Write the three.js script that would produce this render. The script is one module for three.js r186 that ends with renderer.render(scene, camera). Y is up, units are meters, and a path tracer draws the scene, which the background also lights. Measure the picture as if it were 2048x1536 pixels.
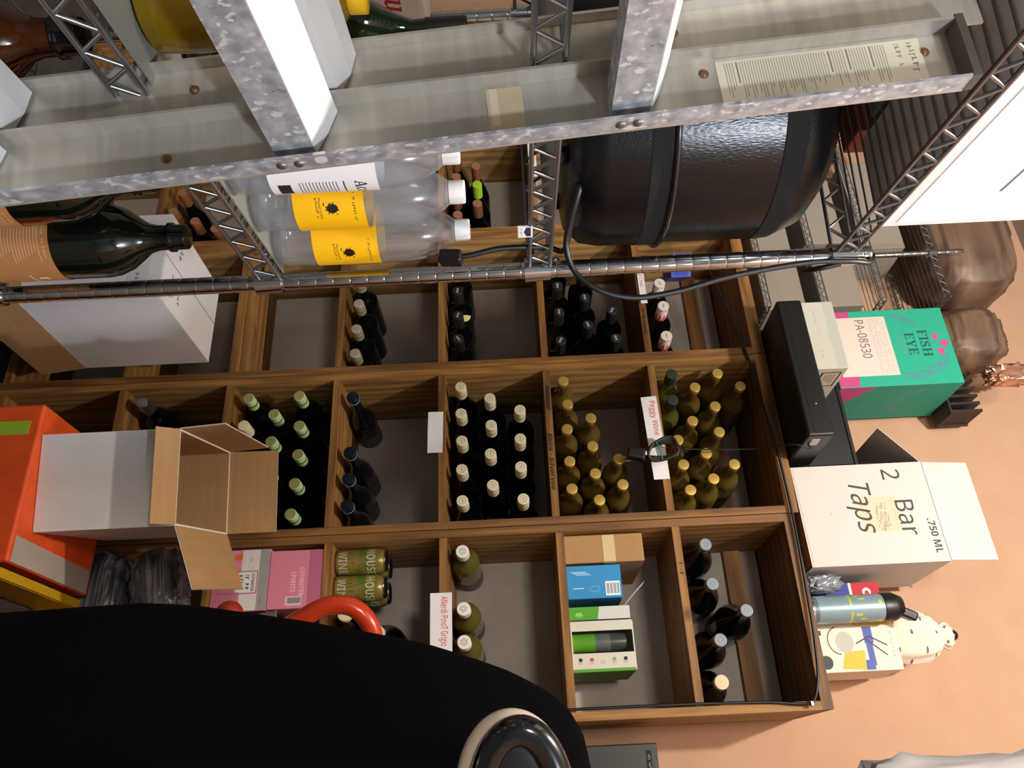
import * as THREE from 'three';
import { mergeGeometries } from 'three/addons/utils/BufferGeometryUtils.js';
import { RoundedBoxGeometry } from 'three/addons/geometries/RoundedBoxGeometry.js';
import { RectAreaLightUniformsLib } from 'three/addons/lights/RectAreaLightUniformsLib.js';
import { ImprovedNoise } from 'three/addons/math/ImprovedNoise.js';

// ---------------------------------------------------------------- camera, lamp, exposure
const scene = new THREE.Scene();
scene.background = new THREE.Color(0x000000);
const EYE = new THREE.Vector3(1.0348, 1.45, 1.9185);
const camera = new THREE.PerspectiveCamera(2 * Math.atan(768 / 1586.8) * 180 / Math.PI, 2048 / 1536, 0.05, 30);
{ // the phone was held sideways: the room's "up" points to the right of the picture
  const q = new THREE.Quaternion().setFromEuler(new THREE.Euler(0.00077, 0.47085, -0.04791, 'YXZ'));
  q.multiply(new THREE.Quaternion().setFromAxisAngle(new THREE.Vector3(0, 0, 1), Math.PI / 2));
  camera.position.copy(EYE); camera.quaternion.copy(q); camera.updateMatrixWorld();
}
const LAMP = new THREE.Vector3(0.64, 3.02, 1.36);
const bulb = new THREE.PointLight(0xfff8ee, 35, 0, 2);
bulb.position.copy(LAMP); bulb.castShadow = true; bulb.shadow.radius = 1.6; bulb.name = 'bulb_light'; scene.add(bulb);
const LAMP2 = new THREE.Vector3(2.95, 2.91, 2.45);   // cooler lamp in the neighbouring room, shining past the added partition on the right
const globe = new THREE.PointLight(0xe6efff, 84, 0, 2);
globe.position.copy(LAMP2); globe.castShadow = true; globe.shadow.radius = 5; globe.name = 'globe_light'; scene.add(globe);
const LAMP3 = new THREE.Vector3(0.75, 2.85, 4.7);   // opal ceiling panel further back in the room, behind the photographer
RectAreaLightUniformsLib.init();
const panel = new THREE.RectAreaLight(0xfff1e2, 235, 0.6, 0.6);
panel.position.copy(LAMP3); panel.lookAt(0.6, 1.6, 0); panel.name = 'panel_light'; scene.add(panel);
const renderer = new THREE.WebGLRenderer({ antialias: true });
renderer.toneMapping = THREE.LinearToneMapping;
renderer.toneMappingExposure = 0.255;
renderer.shadowMap.enabled = true;

// ---------------------------------------------------------------- helpers
let seed = 7; const rnd = () => { seed = (seed * 1664525 + 1013904223) >>> 0; return seed / 4294967296; };
const rr = (a, b) => a + (b - a) * rnd();
const PN = new ImprovedNoise();
const fbm = (x, y, z, o = 4) => { let s = 0, a = 0.5, f = 1; for (let i = 0; i < o; i++) { s += a * PN.noise(x * f, y * f, z * f + i * 7.3); a *= 0.5; f *= 2.03; } return s; };
const V = (x, y, z) => new THREE.Vector3(x, y, z);
const used = {};
function numbered(n) { if (used[n] === undefined) { used[n] = 0; return n; } used[n]++; return n + '_' + String(used[n]).padStart(3, '0'); }
function shadow(o) { o.castShadow = true; o.receiveShadow = true; return o; }
function tag(o, label, category, group) { o.userData.label = label; o.userData.category = category; if (group) o.userData.group = group; return o; }
function thing(name, label, category, pos = [0, 0, 0], turn = 0, group) {
  const g = new THREE.Group(); g.name = numbered(name); g.position.set(...pos); g.rotation.y = turn; tag(g, label, category, group); scene.add(g); return g;
}
function part(name, geo, mat, parent, label) { const m = shadow(new THREE.Mesh(Array.isArray(geo) ? merge(geo) : geo, mat)); m.name = name; parent.add(m); if (label) m.userData.label = label; return m; }
function solo(name, geo, mat, label, category, group) { const m = shadow(new THREE.Mesh(Array.isArray(geo) ? merge(geo) : geo, mat)); m.name = numbered(name); scene.add(m); return tag(m, label, category, group); }
function struct(name, geo, mat) { const m = shadow(new THREE.Mesh(geo, mat)); m.name = name; m.userData.kind = 'structure'; scene.add(m); return m; }
function merge(list) { return mergeGeometries(list.map(g => { const n = g.index ? g.toNonIndexed() : g; for (const k of Object.keys(n.attributes)) if (!['position', 'normal', 'uv'].includes(k)) n.deleteAttribute(k); return n; })); }
// box with uv in metres; the U direction follows the grain axis
function bx(w, h, d, x = 0, y = 0, z = 0, grain = 'x', off = 0) {
  const g = new THREE.BoxGeometry(w, h, d); const p = g.attributes.position, n = g.attributes.normal, uv = g.attributes.uv;
  for (let i = 0; i < p.count; i++) {
    const P = [p.getX(i), p.getY(i), p.getZ(i)], N = [Math.abs(n.getX(i)), Math.abs(n.getY(i)), Math.abs(n.getZ(i))];
    const gi = { x: 0, y: 1, z: 2 }[grain]; const axes = [0, 1, 2].filter(a => N[a] < 0.5);
    const ua = axes.includes(gi) ? gi : axes[0], va = axes.find(a => a !== ua);
    uv.setXY(i, P[ua] + off * 1.37, P[va] + off * 0.61 + 0.25);
  }
  g.translate(x, y, z); return g;
}
const tube = (pts, r, n = 40, seg = 8, closed = false) => new THREE.TubeGeometry(new THREE.CatmullRomCurve3(pts, closed, 'centripetal'), n, r, seg, closed);
function bar(a, b, r, seg = 8) { const d = b.clone().sub(a), L = d.length(); const g = new THREE.CylinderGeometry(r, r, L, seg); g.applyQuaternion(new THREE.Quaternion().setFromUnitVectors(V(0, 1, 0), d.normalize())); const m = a.clone().add(b).multiplyScalar(0.5); g.translate(m.x, m.y, m.z); return g; }
const lathe = (pts, seg = 28) => new THREE.LatheGeometry(pts.map(([r, y]) => new THREE.Vector2(r, y)), seg);
function latheY(pts, seg = 28) { const g = lathe(pts, seg), p = g.attributes.position, ys = pts.map(q => q[1]), a = Math.min(...ys), b = Math.max(...ys); for (let i = 0; i < p.count; i++) g.attributes.uv.setY(i, (p.getY(i) - a) / (b - a)); return g; }   // lathe whose print runs evenly up its height
function canvasTex(w, h, draw) { const c = document.createElement('canvas'); c.width = w; c.height = h; const g = c.getContext('2d'); const ft = g.fillText.bind(g);
  g.fillText = (t, x, y, m) => { const L = m ? g.measureText(t).width : 0; if (m && L > m) { g.save(); g.translate(x, y); g.scale(m / L, 1); ft(t, 0, 0); g.restore(); } else ft(t, x, y); };
  draw(g, w, h); const t = new THREE.CanvasTexture(c); t.colorSpace = THREE.SRGBColorSpace; t.anisotropy = 8; return t; }
function dataTex(w, h, f, srgb = true) {
  const d = new Uint8Array(w * h * 4); for (let j = 0; j < h; j++) for (let i = 0; i < w; i++) { const c = f(i / w, j / h, i, j); const k = (j * w + i) * 4; d[k] = c[0]; d[k + 1] = c[1]; d[k + 2] = c[2]; d[k + 3] = 255; }
  const t = new THREE.DataTexture(d, w, h); if (srgb) t.colorSpace = THREE.SRGBColorSpace; t.magFilter = THREE.LinearFilter; t.minFilter = THREE.LinearMipmapLinearFilter; t.generateMipmaps = true; t.wrapS = t.wrapT = THREE.MirroredRepeatWrapping; t.needsUpdate = true; return t;
}
// rows of unreadable small print
function print(g, x, y, w, h, color, rows = 1) { g.fillStyle = color; let q = Math.round(x * 13 + y * 7 + w) % 997 + 3; const R = () => { q = (q * 16807) % 2147483647; return q / 2147483647; }; const rh = h / rows; for (let r = 0; r < rows; r++) for (let t = 0; t < w;) { const lw = rh * (0.25 + R() * 0.45); if (R() < 0.8) { g.fillRect(x + t, y + r * rh + (R() < 0.5 ? 0 : rh * 0.2), Math.max(1, lw * 0.35), rh * 0.62); g.fillRect(x + t, y + r * rh + rh * (R() < 0.5 ? 0.1 : 0.45), lw * 0.8, Math.max(1, rh * 0.14)); } t += lw + rh * 0.12; } }
const mixc = (a, b, t) => a.map((v, i) => Math.max(0, Math.min(255, v + (b[i] - v) * t)));
const std = (o) => new THREE.MeshStandardMaterial(o);
const phys = (o) => new THREE.MeshPhysicalMaterial(o);
// printed or written sheet: its own thin plane, 0.6 mm off the surface
function decal(name, w, h, tex, parent, pos, rot = [0, 0, 0], opt = {}) {
  const m = std({ map: tex, roughness: opt.rough ?? 0.75, transparent: !!opt.clear, alphaTest: opt.clear ? 0.4 : 0 });
  const o = part(name, new THREE.PlaneGeometry(w, h), m, parent, opt.label); o.position.set(...pos); o.rotation.set(...rot); return o;
}

// ---------------------------------------------------------------- surfaces
function woodTex(s, light, dark) {
  return dataTex(768, 384, (u, v) => {
    const U = u * 1.6, W = v * 0.8; const warp = fbm(U * 1.2, W * 4, s) * 0.09;
    const ring = Math.sin((W + warp) * 150 + fbm(U * 0.8, W * 9, s + 3) * 7);
    const fine = fbm(U * 5, W * 210, s + 9, 3), blot = fbm(U * 2.2, W * 7, s + 21, 4);
    let t = 0.36 + 0.34 * ring * Math.abs(ring) + fine * 0.7 + blot * 0.95;
    let c = mixc(light, dark, t);
    for (const [kx, ky, kr] of [[0.31, 0.22, 0.012], [0.95, 0.55, 0.016], [1.4, 0.12, 0.01], [0.62, 0.7, 0.009]]) { const d = Math.hypot((U - kx) * 0.7, W - ky) / kr; if (d < 1.6) c = mixc(c, [62, 34, 16], Math.max(0, 1 - d / 1.6) * 0.85); }
    return c;
  });
}
const woodMaps = [woodTex(1, [144, 100, 47], [86, 54, 21]), woodTex(5, [132, 90, 41], [77, 48, 19]), woodTex(11, [154, 110, 55], [96, 61, 26])];
woodMaps.push(woodTex(17, [176, 138, 82], [116, 82, 42]));
woodMaps.forEach(t => t.repeat.set(1 / 1.6, 1 / 0.8));
const M = {};
M.wood = woodMaps.map(t => std({ map: t, roughness: 0.62 }));
const greyNoise = (a, b, s, k = 60) => dataTex(512, 512, (u, v) => mixc(a, b, 0.5 + fbm(u * k * 0.12, v * k * 0.12, s) * 0.9 + fbm(u * k, v * k, s + 4, 2) * 0.35));
M.backBoard = std({ map: greyNoise([186, 178, 170], [166, 157, 149], 3), roughness: 0.85 });
M.plaster = std({ map: greyNoise([198, 160, 132], [191, 152, 124], 8, 90), roughness: 0.9 });
M.darkPaint = std({ color: 0x8c8880, roughness: 0.9 });
M.ceiling = std({ color: 0xa8a49c, roughness: 0.95 });
M.floor = std({ map: greyNoise([88, 82, 78], [62, 58, 55], 14, 80), roughness: 0.85 });
M.card = std({ map: dataTex(256, 256, (u, v) => mixc([176, 136, 92], [160, 122, 80], 0.5 + fbm(u * 5, v * 90, 2, 3) * 0.7 + fbm(u * 12, v * 12, 5) * 0.6)), roughness: 0.85, side: THREE.DoubleSide });
M.whiteCard = std({ map: dataTex(256, 256, (u, v) => mixc([232, 228, 226], [216, 211, 209], 0.4 + fbm(u * 6, v * 6, 31) * 0.9 + fbm(u * 60, v * 60, 6, 2) * 0.2)), roughness: 0.7 });
M.dullCard = std({ map: dataTex(256, 256, (u, v) => mixc([208, 202, 198], [196, 189, 185], 0.4 + fbm(u * 6, v * 6, 41) * 0.9)), roughness: 0.75 });
M.chrome = std({ color: 0xc9ccd0, metalness: 1, roughness: 0.16 });
M.chromeDull = std({ color: 0x9a9c9e, metalness: 0.95, roughness: 0.3 });
M.blackPlastic = std({ color: 0x0a0b0d, roughness: 0.42 });
M.blackGloss = phys({ color: 0x0b0c10, roughness: 0.16, clearcoat: 0.6, clearcoatRoughness: 0.08 });
M.cable = std({ color: 0x0e0e10, roughness: 0.45 });
M.paper = std({ color: 0xe9e7e4, roughness: 0.8, side: THREE.DoubleSide });
M.bulbGlass = std({ color: 0xffffff, emissive: 0xffe9d0, emissiveIntensity: 12 });

// ---------------------------------------------------------------- room
{
  const box = (w, h, d, x, y, z) => bx(w, h, d, x, y, z);
  struct('floor', box(7.4, 0.1, 6.4, 1.1, -0.05, 2.1), M.floor);
  struct('ceiling', box(7.4, 0.1, 6.4, 1.1, 3.25, 2.1), M.ceiling);
  struct('wall_back', box(7.4, 3.2, 0.1, 1.1, 1.6, -0.352), M.plaster);
  struct('wall_left', box(0.1, 3.2, 6.2, -2.45, 1.6, 2.1), M.darkPaint);
  struct('wall_added_blocker', box(0.1, 3.2, 1.68, 1.6, 1.6, 0.54), M.plaster);  // unseen partition, added to keep the cooler lamp off the cabinets
  struct('wall_right', box(0.1, 3.2, 6.2, 4.6, 1.6, 2.1), M.darkPaint);
  struct('wall_front', box(7.4, 3.2, 0.1, 1.1, 1.6, 5.1), M.darkPaint);
  const lamp = thing('ceiling_bulb', 'bare bulb in a white lamp holder under the ceiling', 'lamp', [LAMP.x, 3.2, LAMP.z]);
  part('lamp_holder', lathe([[0, 0], [0.05, 0], [0.05, -0.02], [0.022, -0.03], [0.02, -0.105], [0, -0.105]]), std({ color: 0xeeeeea, roughness: 0.5 }), lamp);
  const b = part('glass_bulb', lathe([[0.012, -0.1], [0.016, -0.12], [0.03, -0.15], [0.032, -0.172], [0.024, -0.196], [0, -0.204]]), M.bulbGlass, lamp); b.castShadow = false;
  const ft = thing('globe_lamp', 'white globe lamp under the ceiling of the next room', 'lamp', [LAMP2.x, 3.2, LAMP2.z]);
  part('ceiling_rose', lathe([[0, 0], [0.06, 0], [0.05, -0.03], [0.012, -0.04], [0.012, -0.2], [0, -0.2]]), std({ color: 0xe8e8e6, roughness: 0.5 }), ft);
  const gl = part('glass_globe', new THREE.SphereGeometry(0.11, 32, 20).translate(0, -0.3, 0), std({ color: 0xffffff, emissive: 0xe6efff, emissiveIntensity: 8 }), ft); gl.castShadow = false;
  const pl = thing('panel_lamp', 'square opal panel lamp high up behind the photographer', 'lamp', [LAMP3.x, LAMP3.y, LAMP3.z]); pl.quaternion.copy(panel.quaternion);
  part('housing', bx(0.66, 0.66, 0.05, 0, 0, 0.06), std({ color: 0xe8e8e6, roughness: 0.5 }), pl); part('diffuser', bx(0.6, 0.6, 0.012, 0, 0, 0.02), std({ color: 0xffffff, emissive: 0xfff1e2, emissiveIntensity: 4 }), pl); part('stem', bx(0.03, 0.25, 0.03, 0, 0.43, 0.06), std({ color: 0xe8e8e6, roughness: 0.5 }), pl);
}

// ---------------------------------------------------------------- wine bin cabinets
const TH = 0.019, DEP = 0.295, W = 0.455;
function cabinet(x0, boards, top, topTh, label, woodShift) {
  const c = thing('wine_bin_cabinet', label, 'cabinet', [x0 + W / 2, 0, 0], 0, 'open wooden wine bin cabinets'); let k = woodShift;
  const wm = () => M.wood[k++ % 3], pale = M.wood[3];
  for (const s of [-1, 1]) { const p = part('side_panel', bx(TH, top - topTh, DEP - 0.0012, s * (W / 2 - TH / 2 - 0.0012), (top - topTh) / 2, -DEP / 2 - 0.0006, 'y', k * 0.7), pale, c); part('edge_strip', bx(TH, top - topTh, 0.0012, s * (W / 2 - TH / 2 - 0.0012), (top - topTh) / 2, -0.0006, 'y', k * 1.9 + s), wm(), p, 'darker front edge'); }
  boards.forEach((y, i) => part('shelf_board', bx(W - 2 * TH - 0.0034, TH, DEP - 0.025, 0, y, -(DEP - 0.025) / 2 - 0.0005 * (i % 3), 'x', i * 1.3 + k), wm(), c));
  part('top_board', bx(W - 0.0024, topTh, DEP, 0, top - topTh / 2, -DEP / 2, 'x', k * 2.1), wm(), c);
  part('back_panel', bx(W - 2 * TH - 0.004, top - topTh - 0.01, 0.006, 0, (top - topTh) / 2, -0.276, 'y'), M.backBoard, c);
  part('batten', bx(W - 2 * TH - 0.006, 0.045, 0.016, 0, top - topTh - 0.075, -0.264, 'x', k), wm(), c);
  return c;
}
const BM = [0.06, 0.39, 0.682, 0.975, 1.261, 1.546, 1.833], BR = [0.06, 0.39, 0.69, 0.979, 1.263, 1.551, 1.838];
const cabM = cabinet(0, BM, 2.15, 0.032, 'middle wooden wine bin cabinet holding cream, green and gold capped bottles', 0);
const cabR = cabinet(W, BR, 2.134, 0.026, 'wooden wine bin cabinet at the bare peach wall, holding small cartons', 1);
const cabL = cabinet(-W, BM, 2.15, 0.032, 'wooden wine bin cabinet behind the chrome post, holding black capped bottles', 2);
const cabLL = cabinet(-2 * W, BM, 2.15, 0.03, 'wooden wine bin cabinet with copper foiled bottles, seen between ladder and post', 1);
cabinet(-3 * W, BM, 2.15, 0.03, 'farthest wooden wine bin cabinet, glimpsed beyond the ladder rungs', 0);

// ---------------------------------------------------------------- bottles lying in the bins
const glassDark = phys({ color: 0x050607, roughness: 0.1, specularIntensity: 0.6 });
const glassBlue = phys({ color: 0x0b0d12, roughness: 0.08 });
const glassGold = phys({ color: 0x8a7434, roughness: 0.06, transmission: 0.6, thickness: 0.05, ior: 1.42, attenuationColor: new THREE.Color(0.75, 0.58, 0.2), attenuationDistance: 0.14 });
const glassOlive = phys({ color: 0x7c7836, roughness: 0.06, transmission: 0.6, thickness: 0.05, ior: 1.42, attenuationColor: new THREE.Color(0.66, 0.66, 0.25), attenuationDistance: 0.16 });
const capPrint = (bg, fg, txt, style) => canvasTex(96, 96, (g, w) => { g.fillStyle = bg; g.fillRect(0, 0, w, w); g.fillStyle = fg; g.strokeStyle = fg; g.textAlign = 'center'; g.textBaseline = 'middle';
  if (style === 'ring') { g.lineWidth = 3; g.beginPath(); g.arc(48, 48, 30, 0, 7); g.stroke(); g.font = 'bold 22px sans-serif'; g.fillText(txt, 48, 48); }
  else if (style === 'star') { g.lineWidth = 4; g.beginPath(); for (let i = 0; i < 6; i++) { const a = i * Math.PI / 3; g.moveTo(48 + 8 * Math.cos(a), 48 + 8 * Math.sin(a)); g.lineTo(48 + 30 * Math.cos(a), 48 + 30 * Math.sin(a)); } g.stroke(); for (let i = 0; i < 6; i++) { const a = i * Math.PI / 3 + 0.5; g.fillRect(46 + 24 * Math.cos(a), 46 + 24 * Math.sin(a), 5, 5); } }
  else if (style === 'bar') { g.fillRect(26, 43, 44, 10); }
  else { g.font = 'bold 30px sans-serif'; g.fillText(txt, 48, 50); } });
function bottleKind(o) {
  const { r, L = 0.3, burg = false, capLen, capR = 0.0152, glass, capMat, disc, ring, label, foot } = o, nr = 0.0138;
  const prof = burg
    ? [[0, -L + 0.02], [r * 0.6, -L + 0.008], [r * 0.9, -L], [r, -L + 0.006], [r, -L + 0.145], [r * 0.96, -L + 0.16], [r * 0.82, -L + 0.182], [r * 0.6, -L + 0.205], [r * 0.44, -L + 0.226], [nr + 0.001, -L + 0.245], [nr, -0.03], [nr, -0.002], [0, -0.002]]
    : [[0, -L + 0.02], [r * 0.6, -L + 0.008], [r * 0.9, -L], [r, -L + 0.006], [r, -L + 0.187], [r * 0.97, -L + 0.198], [r * 0.84, -L + 0.21], [r * 0.62, -L + 0.219], [nr + 0.003, -L + 0.228], [nr, -L + 0.238], [nr, -0.03], [nr, -0.002], [0, -0.002]];
  const body = lathe(prof, 28).rotateX(Math.PI / 2);
  const cap = lathe([[nr, -capLen], [capR - 0.0004, -capLen], [capR, -capLen + 0.001], [capR, -0.0015], [capR - 0.0014, 0], [0, 0]], 24).rotateX(Math.PI / 2);
  return (parent) => {
    part('glass_body', body, glass, parent); const c = part('capsule', cap, capMat, parent);
    if (disc) { const d = part('cap_print', new THREE.CircleGeometry(capR - 0.0016, 20), disc, c); d.position.z = 0.0005; d.rotation.z = rr(-0.6, 0.6); }
    if (ring) part('capsule_band', lathe([[capR, -capLen * 0.62], [capR + 0.0006, -capLen * 0.62], [capR + 0.0006, -capLen * 0.5], [capR, -capLen * 0.5]], 24).rotateX(Math.PI / 2), ring, c);
    if (label) part('paper_label', new THREE.CylinderGeometry(r + 0.0004, r + 0.0004, 0.085, 28, 1, true, Math.PI * 0.15, Math.PI * 1.2).rotateX(Math.PI / 2).translate(0, 0, -L + 0.085), label, parent);
    if (foot) part('paper_label', new THREE.CylinderGeometry(r + 0.0004, r + 0.0004, 0.07, 28, 1, true).rotateX(Math.PI / 2).translate(0, 0, -L + 0.055), foot, parent);
  };
}
const discMat = (bg, fg, t, s) => std({ map: capPrint(bg, fg, t, s), roughness: 0.5 });
const lab = (c) => std({ color: c, roughness: 0.8, side: THREE.DoubleSide });
const chevron = canvasTex(128, 64, (g) => { g.fillStyle = '#f0e6e2'; g.fillRect(0, 0, 128, 64); g.strokeStyle = '#c8453c'; g.lineWidth = 4; for (let j = 0; j < 3; j++) for (let i = 0; i < 8; i++) { g.beginPath(); g.arc(i * 16 + (j % 2) * 8, 4 + j * 14, 7, 0, Math.PI); g.stroke(); } });
const K = {
  cream: bottleKind({ r: 0.0392, burg: true, capLen: 0.052, glass: glassDark, capMat: std({ color: 0xd9d2b2, roughness: 0.6 }), disc: discMat('#dcd6b8', '#6a6648', '191', 'ring'), ring: std({ color: 0xa8a282, roughness: 0.6 }) }),
  green: bottleKind({ r: 0.038, capLen: 0.05, glass: glassDark, capMat: std({ color: 0xb9d59a, roughness: 0.55 }), disc: std({ color: 0x8d8b58, roughness: 0.6 }), ring: std({ color: 0x4c5a3c, roughness: 0.6 }) }),
  ivory: bottleKind({ r: 0.038, capLen: 0.05, glass: glassDark, capMat: std({ color: 0xe4ddb4, roughness: 0.5 }) }),
  navy: bottleKind({ r: 0.0355, burg: true, capLen: 0.03, capR: 0.0165, glass: glassBlue, capMat: phys({ color: 0x0a0f22, roughness: 0.18, clearcoat: 0.6 }), ring: std({ color: 0x5f9ccc, roughness: 0.4 }), foot: lab(0x6a665c) }),
  gold: bottleKind({ r: 0.0342, capLen: 0.015, capR: 0.0146, glass: glassGold, capMat: std({ color: 0xcfae5c, metalness: 0.6, roughness: 0.34 }), label: lab(0x4a4028) }),
  darkgreen: bottleKind({ r: 0.0342, capLen: 0.045, capR: 0.0155, glass: glassOlive, capMat: std({ color: 0x1d2a24, roughness: 0.5 }) }),
  silver: bottleKind({ r: 0.0365, capLen: 0.046, glass: glassDark, capMat: std({ color: 0xbab39a, metalness: 0.5, roughness: 0.4 }), ring: std({ color: 0x8d866c, metalness: 0.5, roughness: 0.4 }) }),
  black: bottleKind({ r: 0.037, capLen: 0.055, glass: glassDark, capMat: std({ color: 0x191a1c, roughness: 0.5 }), disc: discMat('#1b1c1e', '#c9c9c4', 'BVR') }),
  redweave: bottleKind({ r: 0.0375, capLen: 0.058, capR: 0.0165, glass: glassDark, capMat: std({ map: chevron, roughness: 0.6 }), disc: discMat('#d9d4cd', '#8a857c', '', 'bar') }),
  star: bottleKind({ r: 0.037, capLen: 0.036, capR: 0.0165, glass: glassOlive, capMat: std({ color: 0xe6e4dc, roughness: 0.5 }), disc: discMat('#e6e4dc', '#3c3c38', '', 'star'), foot: lab(0x85837a) }),
  magnum: bottleKind({ r: 0.0455, burg: true, L: 0.3, capLen: 0.03, capR: 0.0155, glass: glassDark, capMat: std({ color: 0x7d8790, metalness: 0.6, roughness: 0.32 }), disc: discMat('#77818a', '#aab2b8', 'o', 'ring') }),
  corked: bottleKind({ r: 0.044, burg: true, L: 0.3, capLen: 0.02, capR: 0.0165, glass: glassDark, capMat: std({ color: 0xd9c8a4, roughness: 0.7 }) }),
  copper: bottleKind({ r: 0.0358, burg: true, capLen: 0.055, glass: glassDark, capMat: std({ color: 0x8f5a3c, metalness: 0.4, roughness: 0.45 }), disc: std({ color: 0xa9785a, metalness: 0.4, roughness: 0.5 }) }),
  lime: bottleKind({ r: 0.0358, burg: true, capLen: 0.055, glass: glassDark, capMat: std({ color: 0x93b92b, roughness: 0.5 }) }),
  chromecap: bottleKind({ r: 0.0365, capLen: 0.05, capR: 0.0165, glass: glassDark, capMat: std({ color: 0x8f9294, metalness: 0.9, roughness: 0.25 }) }),
};
function lay(kind, x, y, label, group, z = 0, tilt = 0) {
  const b = thing('wine_bottle', label, 'bottle', [x, y, z], 0, group); b.rotation.x = tilt; K[kind](b); return b;
}
const ORD = ['first', 'second', 'third', 'fourth', 'fifth', 'sixth'];
const row = (kind, desc, group, list, z = 0) => list.forEach(([x, y, txt, zz]) => lay(kind, x, y, `${desc}, ${txt}`, group, zz ?? z));
// middle cabinet
lay('chromecap', 0.066, 0.452, 'dark bottle with silver foil neck beside the open white carton', undefined, 0.01);
row('green', 'green capped bottle', 'green capped bottles', [[0.065, 0.738, 'on the bin floor next to the cream capped one'], [0.116, 0.811, 'middle layer, nearest the top of the photo'], [0.195, 0.811, 'middle layer, beside the open carton flap'],
  [0.065, 0.875, 'top layer, first from the top of the photo'], [0.154, 0.882, 'top layer, second from the top of the photo'], [0.236, 0.885, 'top layer, third from the top of the photo'], [0.316, 0.883, 'top layer, fourth from the top of the photo'], [0.397, 0.879, 'top layer, fifth from the top of the photo']], 0.004);
lay('ivory', 0.145, 0.733, 'cream capped bottle among the green capped ones', undefined, 0.004);
row('green', 'green capped bottle', 'green capped bottles', [[0.232, 0.733, 'on the bin floor, hidden by the open carton'], [0.275, 0.806, 'middle layer, almost hidden by the open carton'], [0.356, 0.806, 'middle layer, hidden below the fourth and fifth']], -0.01);
row('navy', 'dark bottle with navy cap', 'navy capped bottles', [[0.076, 1.02, 'standing apart from the other three'], [0.237, 1.02, 'first of the close group of three'], [0.309, 1.02, 'in the middle of the close group'], [0.381, 1.02, 'last of the group, nearest the photo bottom']], 0.004);
{
  const G = 'cream capped bottles in the centre bin', D = 'cream capped dark bottle';
  row('cream', D, G, [[0.062, 1.312], [0.141, 1.312], [0.22, 1.313], [0.3, 1.312], [0.384, 1.312]].map((p, i) => [...p, `lowest layer, ${ORD[i]} from the photo top`]), 0.006);
  row('cream', D, G, [[0.1, 1.39], [0.179, 1.391], [0.26, 1.387], [0.346, 1.39]].map((p, i) => [...p, `middle layer, ${ORD[i]} from the photo top`]), 0.006);
  row('cream', D, G, [[0.139, 1.469], [0.222, 1.466], [0.3, 1.464], [0.387, 1.466]].map((p, i) => [...p, `uppermost layer, ${ORD[i]} from the photo top`]), 0.006);
}
{
  const G = 'gold capped white wine in the bin under the tag', D = 'gold capped bottle below the wine tag';
  row('gold', D, G, [[0.056, 1.591], [0.126, 1.598], [0.198, 1.591], [0.289, 1.591], [0.364, 1.591]].map((p, i) => [...p, `lowest layer, ${ORD[i]} from photo top`]));
  row('gold', D, G, [[0.17, 1.656], [0.25, 1.654], [0.326, 1.654], [0.397, 1.658]].map((p, i) => [...p, `middle layer, ${ORD[i]} from photo top`]));
  row('gold', D, G, [[0.289, 1.718], [0.359, 1.721]].map((p, i) => [...p, `upper layer, ${ORD[i]} from photo top`]));
}
row('darkgreen', 'dark green capped bottle', 'dark green capped bottles', [[0.055, 1.885, 'against the side panel in the highest bin'], [0.132, 1.877, 'next to the red written tag']], 0.008);
{
  const list = [[0.097, 2.066], [0.055, 2.011], [0.153, 1.989], [0.227, 1.988], [0.319, 2.012], [0.094, 1.944], [0.192, 1.923], [0.285, 1.945], [0.355, 1.953], [0.244, 1.877], [0.313, 1.882], [0.382, 1.89]].map(([x, y]) => [x, y]);
  const top = ['highest of all, under the cabinet top', 'upper layer, nearest the side panel', 'upper layer, second from photo top', 'upper layer, third from photo top', 'upper layer, last from photo top', 'middle layer, first from photo top', 'middle layer, second from photo top', 'middle layer, behind the thin cable', 'middle layer, last from photo top', 'on the floor, behind the coiled cable', 'on the floor, second from last', 'on the floor, last from photo top'];
  row('gold', 'gold capped bottle in highest bin', 'gold capped white wine in the highest bin', list.map((p, i) => [...p, top[i]]));
}
// cabinet behind the chrome post
row('silver', 'silver capped dark bottle', 'silver capped bottles', [[-0.3, 1.021, 'hidden behind the chrome post'], [-0.22, 1.024, 'first below the chrome post'], [-0.136, 1.021, 'in the middle of the row'], [-0.057, 1.021, 'nearest the photo bottom']], 0.008);
row('black', 'black capped bottle alone in its layer', 'black capped bottles lying in one row', [[-0.334, 1.308, 'behind the chrome post'], [-0.25, 1.308, 'showing a torn yellow label'], [-0.167, 1.308, 'in the middle of three'], [-0.091, 1.308, 'nearest the photo bottom']], 0.004);
row('black', 'black capped bottle in full bin', 'black capped bottles stacked in three layers', [[-0.338, 1.596, 'floor layer behind the post'], [-0.251, 1.597, 'floor layer, next to the post'], [-0.162, 1.595, 'floor layer, second from the post'], [-0.069, 1.593, 'floor layer, farthest from the post'], [-0.295, 1.672, 'middle layer behind the cord'], [-0.207, 1.672, 'middle layer, nearer the post'], [-0.116, 1.673, 'middle layer, farther from the post'], [-0.159, 1.745, 'upper layer, inside the cord loop'], [-0.068, 1.747, 'upper layer, farthest from the post']], 0.004);
row('redweave', 'bottle with red patterned white capsule', 'red patterned capsule bottles', [[-0.239, 1.889, 'crossed by the black cord'], [-0.162, 1.89, 'in the middle of three'], [-0.064, 1.886, 'nearest the photo bottom']], 0.01);
{ const t = solo('torn_label', new THREE.CircleGeometry(0.02, 12, 0, 2.6).translate(0, 0, 0), std({ color: 0xd8cf86, roughness: 0.8, side: THREE.DoubleSide }), 'torn yellow paper scrap stuck on a black capped bottle', 'paper'); t.position.set(-0.213, 1.322, -0.07); t.rotation.set(-0.5, 0.3, -0.9); }
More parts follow.
